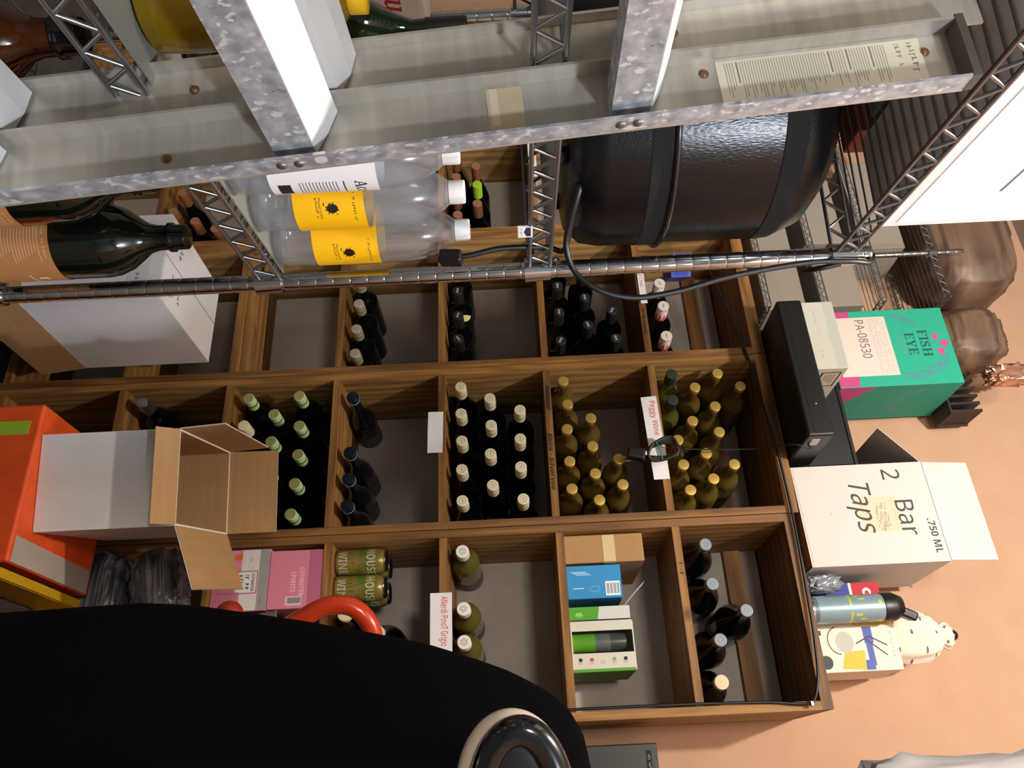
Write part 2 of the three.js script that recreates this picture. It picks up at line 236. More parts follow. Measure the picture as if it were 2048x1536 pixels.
// cabinet with small cartons
row('corked', 'dark bottle with pale cork cap', 'pale corked bottles beside the cans', [[0.655, 1.034, 'lying on the bin floor'], [0.70, 1.112, 'resting on another bottle']], 0.03);
row('star', 'white capped bottle with star print', 'star printed bottles', [[0.513, 1.31, 'lying alone by the side panel'], [0.651, 1.311, 'first of the close pair'], [0.727, 1.311, 'second of the pair, next to the black coat']], 0.004);
row('magnum', 'fat dark bottle with grey cap', 'fat dark bottles in the highest corner bin', [[0.523, 1.906, 'first from the photo top'], [0.619, 1.908, 'second from the photo top'], [0.685, 1.978, 'lying on top of two others'], [0.749, 1.906, 'fourth from the photo top']]);
lay('corked', 0.841, 1.894, 'fat dark bottle with beige cork, last in the highest corner bin', 'fat dark bottles in the highest corner bin');
// cabinet with copper foil
row('copper', 'copper foiled bottle between ladder and post', 'copper foiled bottles beside the clear bottles', [[-0.715, 1.371, 'upper layer, nearer the ladder'], [-0.565, 1.372, 'upper layer, nearer the post'], [-0.755, 1.309, 'lower layer, first from the ladder'], [-0.676, 1.308, 'lower layer, second from the ladder'], [-0.601, 1.309, 'lower layer, third from the ladder'], [-0.526, 1.311, 'lower layer, fourth from the ladder']], 0.006);
lay('lime', -0.641, 1.373, 'dark bottle with bright lime green capsule', undefined, 0.006);
row('copper', 'copper foiled bottle low behind the white carton', 'copper foiled bottles in the low bin', [[-0.664, 0.452, 'lowest, close to the ladder'], [-0.59, 0.436, 'lowest, second from the ladder'], [-0.549, 0.508, 'middle of the heap'], [-0.517, 0.574, 'highest of the heap']], 0.006);

// ---------------------------------------------------------------- tags and handwriting on the shelf edges
function noteTag(x0, x1, y0, y1, z, text, color, label, o = {}) {
  const w = x1 - x0, h = y1 - y0; const t = thing('shelf_tag', label, 'tag', [(x0 + x1) / 2, (y0 + y1) / 2, z]); t.rotation.z = o.tilt || 0;
  const g = new THREE.PlaneGeometry(w, h, 14, 4); const p = g.attributes.position; for (let i = 0; i < p.count; i++) p.setZ(i, 0.003 * PN.noise(p.getX(i) * 18, p.getY(i) * 22, x0 * 9) + 0.002); g.computeVertexNormals();
  part('paper', g, std({ map: canvasTex(512, Math.round(512 * h / w), (c, cw, ch) => { c.fillStyle = '#e8e6e6'; c.fillRect(0, 0, cw, ch); c.fillStyle = color; c.textBaseline = 'middle'; c.font = `${Math.round(ch * (o.size || 0.6))}px sans-serif`; c.fillText(text, cw * 0.05, ch * (o.v || 0.4), cw * (o.fit || 0.75)); }), roughness: 0.8, side: THREE.DoubleSide }), t);
}
noteTag(0.118, 0.352, 1.797, 1.838, 0.0022, 'Peggy Wine', '#c2202c', 'white paper tag with red writing Peggy Wine', { tilt: 0.03, fit: 0.5, v: 0.33, size: 0.48 });
noteTag(0.133, 0.25, 1.224, 1.264, 0.0022, '', '#777777', 'small blank crumpled paper tag on the shelf edge', { tilt: -0.02 });
noteTag(0.611, 0.79, 1.232, 1.284, 0.0022, 'ANerdi PinoT Grigio', '#c2202c', 'white paper tag with red writing on grape variety, by the coat', { fit: 0.64, v: 0.35, size: 0.42 });
noteTag(-0.318, -0.176, 1.829, 1.848, 0.0022, 'Brand Char.', '#c2202c', 'narrow paper tag with red writing under the patterned capsules', { size: 0.8, v: 0.5, fit: 0.9 });
noteTag(-0.85, -0.66, 1.538, 1.562, 0.0022, '||||| ||| |||||', '#8a8a8a', 'plain paper strip on a shelf edge beside the wire truss');
function pencil(parent, x, y, w, h, text, color) { decal('handwriting', w, h, canvasTex(512, 64, (c) => { c.clearRect(0, 0, 512, 64); c.fillStyle = color; c.font = 'bold italic 52px sans-serif'; c.textBaseline = 'middle'; c.fillText(text, 6, 32, 500); }), parent, [x, y, 0.0012], [0, 0, 0], { clear: true }); }
pencil(cabM, 0.325 - W / 2 - 0.02, 1.546, 0.2, 0.017, 'Shiro - Silvervee', '#3a2010'); pencil(cabM, 0.13 - W / 2, 1.547, 0.13, 0.015, 'MMMMMM', '#1a1410');
pencil(cabL, -0.1 + W / 2, 1.833, 0.14, 0.015, "Tor Fs mands", '#2a2416'); pencil(cabR, 0.62 - 1.5 * W, 1.838, 0.12, 0.015, '1 - - X', '#3a2c1c');

// ---------------------------------------------------------------- small cartons in the bins
function carton(name, label, x, y, z, w, h, d, mat, turn = 0, group) { const c = thing(name, label, 'box', [x, y, z], turn, group); part('body', new RoundedBoxGeometry(w, h, d, 2, 0.0025).translate(0, h / 2, 0), mat, c); return c; }
{
  const pink = std({ color: 0xd77f97, roughness: 0.55 });
  const a = carton('drink_carton', 'pink and white drinks carton with black print, lower of two', 0.556, 0.7005, -0.103, 0.15, 0.137, 0.2, pink);
  decal('printed_front', 0.148, 0.135, canvasTex(512, 460, (g, w, h) => { g.fillStyle = '#d98198'; g.fillRect(0, 0, w, h); g.fillStyle = '#dcd4cf'; g.fillRect(0, 0, w, h * 0.5); g.fillStyle = '#9b9794'; g.fillRect(0, 0, w, h * 0.18); g.fillStyle = '#d8643a'; for (let i = 0; i < 5; i++) { g.beginPath(); g.moveTo(20 + i * 9, h * 0.5); g.lineTo(50 + i * 8, h * 0.66); g.lineTo(60 + i * 8, h * 0.5); g.fill(); g.beginPath(); g.moveTo(w - 20 - i * 9, h * 0.5); g.lineTo(w - 60 - i * 6, h * 0.64); g.lineTo(w - 80, h * 0.5); g.fill(); }
    g.strokeStyle = '#b8617a'; g.lineWidth = 8; g.strokeRect(w * 0.36, h * 0.2, w * 0.36, h * 0.68); g.fillStyle = '#e6e0da'; g.fillRect(w * 0.38, h * 0.22, w * 0.32, h * 0.36); g.fillStyle = '#2c2a2a'; g.font = 'bold 34px sans-serif'; g.textAlign = 'center'; g.fillText('CUTWATER', w * 0.54, h * 0.3, w * 0.3); print(g, w * 0.42, h * 0.34, w * 0.25, h * 0.2, '#2c2a2a', 2); print(g, w * 0.13, h * 0.32, 30, 20, '#4a4646'); print(g, w * 0.8, h * 0.1, 60, 18, '#4a4646'); }), a, [0, 0.0685, 0.1006]);
  const b = carton('drink_carton', 'plain pink drinks carton with pale lettering and barcode, upper of two', 0.559, 0.8382, -0.103, 0.142, 0.13, 0.2, pink);
  decal('printed_front', 0.14, 0.128, canvasTex(512, 460, (g, w, h) => { g.fillStyle = '#d98198'; g.fillRect(0, 0, w, h); g.fillStyle = '#b76380'; g.fillRect(0, 0, w, h * 0.26); g.fillStyle = '#f0b9c4'; g.font = 'bold 56px sans-serif'; g.textAlign = 'center'; g.fillText('CUTWATER', w * 0.55, h * 0.42, w * 0.5); g.fillText('SPIRITS', w * 0.55, h * 0.58, w * 0.36); g.fillStyle = '#dccbd0'; g.fillRect(w * 0.8, h * 0.36, w * 0.15, h * 0.3); g.fillStyle = '#3b3638'; for (let i = 0; i < 18; i++) g.fillRect(w * 0.82, h * (0.38 + i * 0.014), w * 0.1, i % 3 ? 3 : 5); }), b, [0, 0.065, 0.1006]);
  const gy = carton('grey_carton', 'grey card carton lying beside the pink cartons', 0.692, 0.7005, -0.1, 0.1, 0.16, 0.2, std({ color: 0x77706a, roughness: 0.7 }));
  part('lid_flap', bx(0.1, 0.07, 0.002, 0, 0.03, 0).rotateX(0.5).translate(0, 0.12, 0.11), std({ color: 0x8a837b, roughness: 0.7 }), gy);
}
{ // drink cans
  const tex = canvasTex(512, 256, (g, w, h) => { const gr = ['#8a7a3a', '#7f8f3a', '#a89a4a', '#5f8a34']; g.fillStyle = '#9a8a4c'; g.fillRect(0, 0, w, h); for (let i = 0; i < 70; i++) { g.fillStyle = gr[i % 4]; g.beginPath(); g.arc((i * 83) % w, 60 + (i * 47) % 140, 12 + (i * 7) % 20, 0, 7); g.fill(); } g.fillStyle = '#e6e4cc'; g.textAlign = 'center'; g.font = 'bold 60px sans-serif'; for (const x of [w * 0.25, w * 0.75]) { g.fillText('HOUSE', x, 88, 190); g.fillText('WINE', x, 232, 170); } });
  const body = latheY([[0.02, 0.003], [0.027, 0], [0.0325, 0.008], [0.0325, 0.108], [0.0275, 0.12], [0.0265, 0.123]], 28), top = lathe([[0.0268, 0.122], [0.0285, 0.1245], [0.0268, 0.1262], [0.0245, 0.122], [0, 0.1215]], 24);
  const bm = std({ map: tex, roughness: 0.32, metalness: 0.55 }), tm = std({ color: 0xc5c7c8, metalness: 1, roughness: 0.2 });
  [[0.511, -0.06, 'front one by the side panel'], [0.5775, -0.058, 'front one next to the corked bottle'], [0.512, -0.128, 'rear one by the side panel'], [0.5775, -0.127, 'rear one next to the corked bottle']].forEach(([x, z, t], i) => { const c = thing('drink_can', `gold and green wine can, ${t}`, 'can', [x, 0.9888, z], -1.33 + i * 0.12, 'gold and green wine cans'); part('can_body', body, bm, c); part('can_lid', top, tm, c); });
}
{
  const a = carton('parcel_box', 'plain brown cardboard box with clear tape on its end', 0.5165, 1.5608, -0.142, 0.07, 0.195, 0.25, M.card);
  part('clear_tape', bx(0.066, 0.03, 0.0006, 0, 0.11, 0.1254), phys({ color: 0xd8c29a, roughness: 0.12, clearcoat: 1 }), a); part('clear_tape', bx(0.0006, 0.03, 0.1, 0.0354, 0.11, 0.07), phys({ color: 0xd8c29a, roughness: 0.12, clearcoat: 1 }), a);
  const b = carton('glove_box', 'bright blue small carton with white barcode', 0.599, 1.5608, -0.105, 0.08, 0.132, 0.19, std({ color: 0x2f86bd, roughness: 0.5 }));
  decal('printed_front', 0.078, 0.13, canvasTex(312, 520, (g, w, h) => { g.fillStyle = '#2f8ac4'; g.fillRect(0, 0, w, h); g.fillStyle = '#e8eef2'; g.fillRect(w * 0.5, h * 0.03, w * 0.44, h * 0.27); g.fillStyle = '#4a4f57'; for (let i = 0; i < 22; i++) if (i % 6 !== 4) g.fillRect(w * 0.56, h * (0.05 + i * 0.0105), w * 0.32, i % 2 ? 2 : 4); g.save(); g.fillStyle = '#cfe4f2'; g.font = '18px sans-serif'; g.translate(w * 0.18, h * 0.95); for (let i = 0; i < 3; i++) g.fillRect(i * 14, -h * (0.3 + 0.05 * i), 6, h * 0.28); g.fillRect(w * 0.5, -h * 0.25, 8, h * 0.2); g.restore(); g.strokeStyle = '#9cc8e4'; g.lineWidth = 3; g.beginPath(); g.ellipse(w * 0.72, h * 0.5, 26, 50, 0, 0, 7); g.stroke(); }), b, [0, 0.066, 0.0956]);
  const c = carton('tea_carton', 'narrow green and white carton, upright between blue box and open tray', 0.672, 1.5608, -0.11, 0.03, 0.145, 0.19, std({ color: 0xcfd0cb, roughness: 0.6 }));
  decal('printed_front', 0.0295, 0.144, canvasTex(104, 512, (g, w, h) => { g.fillStyle = '#cdd0cc'; g.fillRect(0, 0, w, h); g.fillStyle = '#4f9a28'; g.beginPath(); g.moveTo(0, h * 0.5); g.lineTo(w, h * 0.54); g.lineTo(w, h); g.lineTo(0, h); g.fill(); g.fillStyle = '#9fcf7a'; for (let i = -2; i < 3; i++) { g.beginPath(); g.ellipse(w * 0.66 - Math.abs(i) * 5, h * (0.84 + i * 0.022), 20, 5, i * 0.3, 0, 7); g.fill(); } }), c, [0, 0.0725, 0.0956]);
  { const g = new THREE.PlaneGeometry(0.05, 0.08, 1, 10); const p = g.attributes.position; for (let i = 0; i < p.count; i++) { const t = p.getY(i) / 0.08 + 0.5; p.setXYZ(i, -0.015 - 0.06 * t + 0.012 * Math.sin(t * 3), 0.135 + 0.055 * t * t, 0.06 + p.getX(i)); } g.computeVertexNormals(); part('curled_flap', g, M.paper, c); }
  const d = thing('open_tray_box', 'open green and white carton holding a green tube', 'box', [0.748, 1.5608, -0.1]);
  const wm = std({ color: 0xcfccc0, roughness: 0.65 }), gm = std({ color: 0x4d9426, roughness: 0.55 });
  part('back_wall', bx(0.11, 0.145, 0.003, 0, 0.0725, -0.09), wm, d); part('base', bx(0.11, 0.003, 0.18, 0, 0.0015, 0), wm, d); part('side_wall', bx(0.003, 0.145, 0.18, -0.0555, 0.0725, 0), wm, d); part('side_wall', bx(0.003, 0.145, 0.18, 0.0555, 0.0725, 0), gm, d); part('lid', bx(0.11, 0.003, 0.18, 0, 0.146, 0), wm, d);
  part('front_strip', bx(0.022, 0.145, 0.002, -0.045, 0.0725, 0.091), wm, d);
  decal('printed_strip', 0.04, 0.145, canvasTex(160, 580, (g, w, h) => { g.fillStyle = '#d2cec2'; g.fillRect(0, 0, w, h); g.fillStyle = '#55992c'; g.fillRect(w * 0.86, 0, w * 0.14, h); ['#1e1a24', '#7fa07a', '#d8cf8a', '#b8365c', '#1e1420'].forEach((c2, i) => { g.fillStyle = '#bdb9ad'; g.fillRect(w * 0.42, h * (0.12 + i * 0.18), w * 0.2, h * 0.075); g.fillStyle = c2; g.fillRect(w * 0.26, h * (0.125 + i * 0.18), w * 0.18, h * 0.055); }); }), d, [0.036, 0.0725, 0.0915]);
  const tb = part('tube', latheY([[0, 0.004], [0.022, 0.004], [0.022, 0.128], [0.018, 0.134], [0, 0.134]], 20).translate(-0.012, 0.0, 0.055), std({ map: canvasTex(64, 256, (g) => { g.fillStyle = '#5d9a2c'; g.fillRect(0, 0, 64, 256); g.fillStyle = '#3c4340'; g.fillRect(0, 0, 64, 90); g.fillStyle = '#59635e'; g.fillRect(0, 80, 64, 70); }), roughness: 0.3 }), d);
}
{ const b = solo('wood_offcut', bx(0.4, 0.03, 0.09, 0, 0, 0, 'x', 4.4), M.wood[2], 'rough pale wood offcut lying in an empty bin', 'plank'); b.position.set(-0.225, 0.7075, -0.065); b.rotation.y = 0.03; }
{ // blue packet and dark cloth beside the patterned capsules
  const b = carton('blue_packet', 'blue printed packet lying among bottles under the cabinet top', -0.33, 1.9295, -0.05, 0.07, 0.06, 0.12, std({ color: 0x23328f, roughness: 0.4 }), 0.5);
  decal('print', 0.06, 0.04, canvasTex(128, 96, (g) => { g.fillStyle = '#2a3aa0'; g.fillRect(0, 0, 128, 96); print(g, 20, 30, 80, 34, '#c9cfe8'); }), b, [0, 0.03, 0.0606]);
}

// ---------------------------------------------------------------- chrome wire rack (near)
const RACK = { x: 0.346, z: 0.937, turn: 0.1839 };
const rackP = (x, y, z) => V(RACK.x + x * Math.cos(RACK.turn) + z * Math.sin(RACK.turn), y, RACK.z - x * Math.sin(RACK.turn) + z * Math.cos(RACK.turn));
function groovedPost(h, r, step) { const p = [[0, 0], [r, 0]]; for (let y = step; y < h - 0.01; y += step) p.push([r, y - 0.0016], [r - 0.0009, y - 0.0008], [r - 0.0009, y + 0.0008], [r, y + 0.0016]); p.push([r, h - 0.002], [r - 0.003, h], [0, h]); return lathe(p, 18); }
function truss(a, b, h, r, rz, period) {
  const up = V(0, h / 2, 0), list = [bar(a.clone().add(up), b.clone().add(up), r), bar(a.clone().sub(up), b.clone().sub(up), r)]; const n = Math.round(a.distanceTo(b) / period);
  for (let i = 0; i < n; i++) { const p = (t, s) => a.clone().lerp(b, t).add(V(0, s * h / 2, 0)); list.push(bar(p(i / n, -1), p((i + 0.5) / n, 1), rz, 6), bar(p((i + 0.5) / n, 1), p((i + 1) / n, -1), rz, 6)); } return merge(list);
}
function wireRack(name, label, pos, turn, w, d, h, shelves, pr, posts, step, category = 'shelf') {
  const g = thing(name, label, category, pos, turn);
  const pg = groovedPost(h, pr, step); for (const [x, z] of posts) { const p = part('post', pg, M.chrome, g); p.position.set(x, 0, z); }
  for (const y of shelves) {
    const c = [V(0, y, 0), V(-w, y, 0), V(-w, y, d), V(0, y, d)];
    for (let i = 0; i < 4; i++) part('edge_truss', truss(c[i], c[(i + 1) % 4], 0.03 * pr / 0.0127, 0.003 * pr / 0.0127, 0.0024 * pr / 0.0127, 0.045 * pr / 0.0127), M.chromeDull, g);
    const wires = []; const gap = 0.0225; for (let z = gap; z < d - 0.005; z += gap) wires.push(bar(V(0, y + 0.015 * pr / 0.0127, z), V(-w, y + 0.015 * pr / 0.0127, z), 0.0012 * pr / 0.0127 + 0.0003, 6)); part('wire_deck', wires, M.chromeDull, g);
    for (const [x, z] of posts) part('post_collar', new THREE.CylinderGeometry(pr + 0.003, pr + 0.0055, 0.038 * pr / 0.0127, 18).translate(x, y - 0.003, z), M.chrome, g);
  }
  return g;
}
const SH = [0.685, 1.1, 1.5, 1.955];
const rack = wireRack('wire_shelving', 'large chrome wire shelving unit holding clear bottles and black tank', [RACK.x, 0, RACK.z], RACK.turn, 0.46, 0.92, 1.995, SH, 0.0127, [[0, 0], [-0.46, 0], [-0.46, 0.92], [0, 0.92]], 0.0254);
{ // translucent liner on the shelf with the clear bottles
  const l = solo('shelf_liner', bx(0.44, 0.0022, 0.9), phys({ color: 0x8f9186, roughness: 0.45, transmission: 0.25, thickness: 0 }), 'cloudy grey plastic liner under the yellow labelled bottles', 'shelf liner'); l.position.copy(rackP(-0.23, 1.1192, 0.46)); l.rotation.y = RACK.turn;
}
const DECK = (i) => SH[i] + 0.0172;
// clear plastic bottles
const clearPet = phys({ color: 0xeceff2, roughness: 0.16, transmission: 0.86, thickness: 0, ior: 1.5 });
const petBody = lathe([[0, 0.006], [0.02, 0.003], [0.03, 0], [0.038, 0.006], [0.041, 0.018], [0.0395, 0.035], [0.041, 0.05], [0.0405, 0.08], [0.0405, 0.185], [0.041, 0.2], [0.0385, 0.222], [0.031, 0.246], [0.021, 0.264], [0.0145, 0.272], [0.0135, 0.279], [0.0135, 0.284], [0, 0.284]], 36);
const petCap = lathe([[0.0135, 0.271], [0.0158, 0.271], [0.0158, 0.291], [0.0145, 0.293], [0, 0.293]], 28);
const capWhite = std({ color: 0xf2f2f0, roughness: 0.4 });
function petBottle(x, z, labelTex, label, turn, y0, y1, arc, start) {
  const p = rackP(x, 1.1208, z); const b = thing('plastic_bottle', label, 'bottle', [p.x, p.y, p.z], turn, 'clear plastic mixer bottles'); b.scale.set(1, 0.955, 1);
  part('bottle_body', petBody, clearPet, b); part('screw_cap', petCap, capWhite, b);
  part('neck_ring', lathe([[0.0136, 0.2655], [0.0172, 0.267], [0.0172, 0.2685], [0.0136, 0.2695]], 24), clearPet, b);
  part('label_sleeve', new THREE.CylinderGeometry(0.0413, 0.0413, y1 - y0, 40, 1, true, start, arc).translate(0, (y0 + y1) / 2, 0), std({ map: labelTex, roughness: 0.45, side: THREE.DoubleSide }), b); return b;
}
const yellowLabel = canvasTex(1024, 420, (g, w, h) => { g.fillStyle = '#ffc40a'; g.fillRect(0, 0, w, h); g.fillStyle = '#1c1608'; for (const x of [w * 0.3, w * 0.78]) { print(g, x - 90, 52, 180, 20, '#3a2c08'); g.fillStyle = '#1c1608'; g.beginPath(); g.ellipse(x, 190, 26, 34, 0, 0, 7); g.fill(); for (let i = 0; i < 26; i++) { const a = i * 0.7; g.fillRect(x + Math.cos(a) * (20 + (i * 7) % 20), 190 + Math.sin(a) * (24 + (i * 5) % 22), 7, 5); } g.fillRect(x - 34, 236, 18, 6); print(g, x - 60, 254, 120, 40, '#2c220a', 2); g.fillStyle = '#1c1608'; } g.fillStyle = '#f0eee4'; g.fillRect(w * 0.52, h * 0.62, 60, 140); g.fillStyle = '#222'; for (let i = 0; i < 22; i++) g.fillRect(w * 0.53, h * 0.65 + i * 5.4, 38, i % 3 ? 2 : 4); g.fillStyle = '#f6e9a0'; for (let i = 0; i < 7; i++) g.fillRect(w * (0.56 + i * 0.012), h * 0.1, 3, h * 0.4); });
petBottle(-0.045, 0.052, yellowLabel, 'clear plastic bottle with yellow label, nearest the chrome post', -0.5, 0.062, 0.158, Math.PI * 1.9, 0);
petBottle(-0.05, 0.15, yellowLabel, 'clear plastic bottle with yellow label, second from the chrome post', -0.75, 0.062, 0.158, Math.PI * 1.9, 0);
petBottle(-0.05, 0.246, canvasTex(1024, 420, (g, w, h) => { g.fillStyle = '#f4f3f0'; g.fillRect(0, 0, w, h); g.fillStyle = '#26262a'; g.font = 'bold 66px serif'; for (const x of [w * 0.08, w * 0.42, w * 0.76]) { g.fillText('Acadi', x, 90); g.fillRect(x, 130, 150, 5); for (let i = 0; i < 12; i++) g.fillRect(x, 160 + i * 13, 90 + (i * 37) % 70, 3); g.fillRect(x + 10, 340, 90, 50); } }), 'clear plastic bottle with white label, against the ladder rail', 1.0, 0.055, 0.19, Math.PI * 2, 0);
// tall wine jugs on the low shelf
const jugBrown = canvasTex(1024, 400, (g, w, h) => { g.fillStyle = '#b07a48'; g.fillRect(0, 0, w, h); g.fillStyle = '#d9b48e'; for (const x of [w * 0.12, w * 0.62]) { for (let i = 0; i < 13; i++) g.fillRect(x, 60 + i * 18, 190 - ((i * 53) % 60), 4); print(g, x, 26, 170, 20, '#d9b48e');  g.fillStyle = '#e8ddd2'; g.fillRect(x - 4, 310, 84, 70); g.fillStyle = '#d9b48e'; } print(g, w * 0.38, 90, 190, 70, '#efe2cf'); g.fillRect(w * 0.38, 180, 190, 6); });
const jugGeo = lathe([[0, 0.015], [0.03, 0.006], [0.046, 0], [0.0515, 0.008], [0.0515, 0.185], [0.049, 0.203], [0.041, 0.223], [0.029, 0.24], [0.021, 0.252], [0.0178, 0.265], [0.0165, 0.29], [0.0165, 0.302], [0, 0.302]], 36);
const jugCap = lathe([[0.0165, 0.282], [0.0205, 0.283], [0.0205, 0.289], [0.0176, 0.2905], [0.0176, 0.308], [0.016, 0.31], [0, 0.31]], 28);
function jug(x, z, turn, label, glass, tex, s = 1) {
  const p = rackP(x, DECK(0) + 0.0006, z), b = thing('wine_jug', label, 'bottle', [p.x, p.y, p.z], turn, 'tall dark wine jugs on the low shelf'); b.scale.set(s * 1.03, s * 0.945, s * 1.03);
  part('glass_body', jugGeo, glass, b); part('screw_cap', jugCap, M.blackGloss, b); part('paper_label', new THREE.CylinderGeometry(0.0519, 0.0519, 0.104, 40, 1, true, 0, Math.PI * 1.85).translate(0, 0.076, 0), std({ map: tex, roughness: 0.6, side: THREE.DoubleSide }), b); return b;
}
const glassJug = phys({ color: 0x0a100a, roughness: 0.05, clearcoat: 0.5 });
jug(-0.05, 0.062, -0.6, 'tall dark wine jug with brown label, cap in front of white carton', glassJug, jugBrown, 1.0);
jug(-0.075, 0.178, -2.2, 'tall dark wine jug with brown label, half hidden by the ladder rail', glassJug, jugBrown, 1.0);
jug(-0.19, 0.1, -1.5, 'dark wine jug standing behind two others on the low shelf', glassJug, jugBrown, 0.96);
jug(-0.11, 0.4, -0.6, 'amber wine jug with white label, seen beyond the ladder rail', phys({ color: 0x5a2c10, roughness: 0.06, transmission: 0.4, thickness: 0.05, attenuationColor: new THREE.Color(0.4, 0.16, 0.04), attenuationDistance: 0.05 }), canvasTex(512, 256, (g, w, h) => { g.fillStyle = '#d8c8b4'; g.fillRect(0, 0, w, h); g.fillStyle = '#5a4a40'; for (let i = 0; i < 14; i++) g.fillRect(20 + (i % 4) * 120, 30 + (i * 29) % 180, 70, 8); }), 1.08);
// yellow jug and green bottle on the liner
{
  const p = rackP(-0.08, 1.1208, 0.476), j = thing('oil_bottle', 'bulging clear bottle of yellow oil behind the ladder rung', 'bottle', [p.x, p.y, p.z], 0.4); j.scale.set(1, 0.9, 1);
  part('bottle_body', lathe([[0, 0.004], [0.034, 0], [0.047, 0.008], [0.049, 0.05], [0.046, 0.1], [0.049, 0.14], [0.044, 0.18], [0.03, 0.205], [0.018, 0.216], [0.018, 0.224], [0, 0.224]], 30), phys({ color: 0xa88a10, roughness: 0.12, transmission: 0.6, thickness: 0.04, ior: 1.4, attenuationColor: new THREE.Color(0.75, 0.55, 0.04), attenuationDistance: 0.06 }), j);
  part('screw_cap', lathe([[0.018, 0.214], [0.021, 0.214], [0.021, 0.232], [0, 0.234]], 24), std({ color: 0xd9a80e, roughness: 0.4 }), j);
  const q = rackP(-0.115, 1.1208, 0.375), w = thing('wine_bottle', 'upright dark green wine bottle beside the yellow oil bottle', 'bottle', [q.x, q.y, q.z], 0);
  part('glass_body', lathe([[0, 0.016], [0.03, 0], [0.0372, 0.006], [0.0375, 0.185], [0.035, 0.2], [0.022, 0.222], [0.0145, 0.24], [0.0138, 0.296], [0, 0.298]], 30), phys({ color: 0x0c1d0c, roughness: 0.05, clearcoat: 0.4 }), w);
  part('capsule', lathe([[0.0142, 0.255], [0.0156, 0.255], [0.0156, 0.298], [0.0142, 0.3], [0, 0.3]], 24), std({ color: 0x1c1410, roughness: 0.4 }), w);
}
{ // red lettered carton behind the green bottle
  const k = carton('white_carton', 'white carton with red lettering behind the green bottle', 0, 0, 0, 0.12, 0.245, 0.2, M.whiteCard); k.position.copy(rackP(-0.29, 1.121, 0.32)); k.rotation.y = RACK.turn;
  const d = canvasTex(512, 256, (g, w, h) => { g.fillStyle = '#d8d4d0'; g.fillRect(0, 0, w, h); g.fillStyle = '#a8242c'; g.font = 'italic bold 96px serif'; g.fillText('Kraus', 120, 110); print(g, 130, 150, 200, 40, '#6a6660'); });
  decal('printed_side', 0.19, 0.095, d, k, [0.0606, 0.19, 0], [0, Math.PI / 2, 0]); decal('printed_front', 0.112, 0.056, d, k, [0, 0.19, 0.1006]);
}
// black tank
{
  const p = rackP(-0.216, DECK(2) + 0.0006, 0.07), t = thing('steel_tank', 'glossy black cylindrical tank with ribs on the wire shelf', 'tank', [p.x, p.y, p.z], 0);
  const bmp = dataTex(256, 256, (u, v) => { const k = 128 + 110 * fbm(u * 40, v * 40, 3, 3); return [k, k, k]; }, false); bmp.repeat.set(16, 6); bmp.wrapS = bmp.wrapT = THREE.RepeatWrapping;
  const m = phys({ color: 0x08090c, roughness: 0.27, specularIntensity: 0.75, bumpMap: bmp, bumpScale: 0.0005 });
  part('tank_body', lathe([[0, 0.02], [0.13, 0.018], [0.168, 0.024], [0.188, 0.045], [0.194, 0.075], [0.194, 0.155], [0.1985, 0.1575], [0.1985, 0.1625], [0.1935, 0.165], [0.1935, 0.3], [0.189, 0.335], [0.178, 0.362], [0.15, 0.384], [0, 0.39]], 64), m, t);
  part('rib', new THREE.TorusGeometry(0.1975, 0.0036, 10, 72).rotateX(Math.PI / 2).translate(0, 0.16, 0), phys({ color: 0x1c1e22, roughness: 0.14, clearcoat: 0.6 }), t);
  const rubber = std({ color: 0x040405, roughness: 0.85 });
  part('rubber_band', lathe([[0.194, 0.127], [0.1955, 0.128], [0.1955, 0.153], [0.194, 0.154]], 64), rubber, t); part('rubber_band', lathe([[0.1937, 0.298], [0.1953, 0.299], [0.1925, 0.328], [0.189, 0.33]], 64), rubber, t);
  for (let i = 0; i < 4; i++) { const a = i * Math.PI / 2 + 0.4; part('foot', new THREE.CylinderGeometry(0.012, 0.014, 0.022, 14).translate(0.14 * Math.cos(a), 0.011, 0.14 * Math.sin(a)), rubber, t); }
}
// cord of the tank
{
  const c = thing('power_cord', 'black power cord looping from the tank around the chrome post', 'cord');
  const P = (x, y, z) => rackP(x, y, z);
  part('cord', tube([P(-0.06, 1.552, 0.14), P(-0.045, 1.552, 0.15), P(0.005, 1.535, 0.09), P(0.035, 1.545, 0.07), P(0.06, 1.575, 0.06), P(0.072, 1.625, 0.05), P(0.064, 1.69, 0.045), P(0.045, 1.76, 0.04), P(0.03, 1.84, 0.035), P(0.024, 1.9, 0.035), P(0.024, 1.955, 0.03), P(0.02, 1.985, 0.015), P(-0.004, 2.002, -0.01), P(-0.02, 1.98, -0.022), P(-0.016, 1.93, -0.024), P(0.012, 1.9, -0.02), P(0.024, 1.91, 0.01), P(0.022, 1.94, 0.02)], 0.0042, 160, 10), M.cable, c);
  part('cord', tube([P(-0.03, 1.545, 0.12), P(0.0, 1.532, 0.06), P(-0.006, 1.515, 0.06), P(-0.004, 1.48, 0.07), P(-0.001, 1.44, 0.075), P(0.006, 1.405, 0.075), P(0.008, 1.39, 0.075)], 0.004, 60, 10), M.cable, c);
  const pl = part('plug', new RoundedBoxGeometry(0.019, 0.032, 0.024, 2, 0.004), M.blackPlastic, c); pl.position.copy(P(0.01, 1.374, 0.076)); pl.rotation.set(0.1, RACK.turn, -0.12);
  for (const s of [-1, 1]) part('prong', bx(0.006, 0.018, 0.0015, 0.002, -0.024, s * 0.0055), std({ color: 0x8c6a58, metalness: 0.9, roughness: 0.35 }), pl);
}
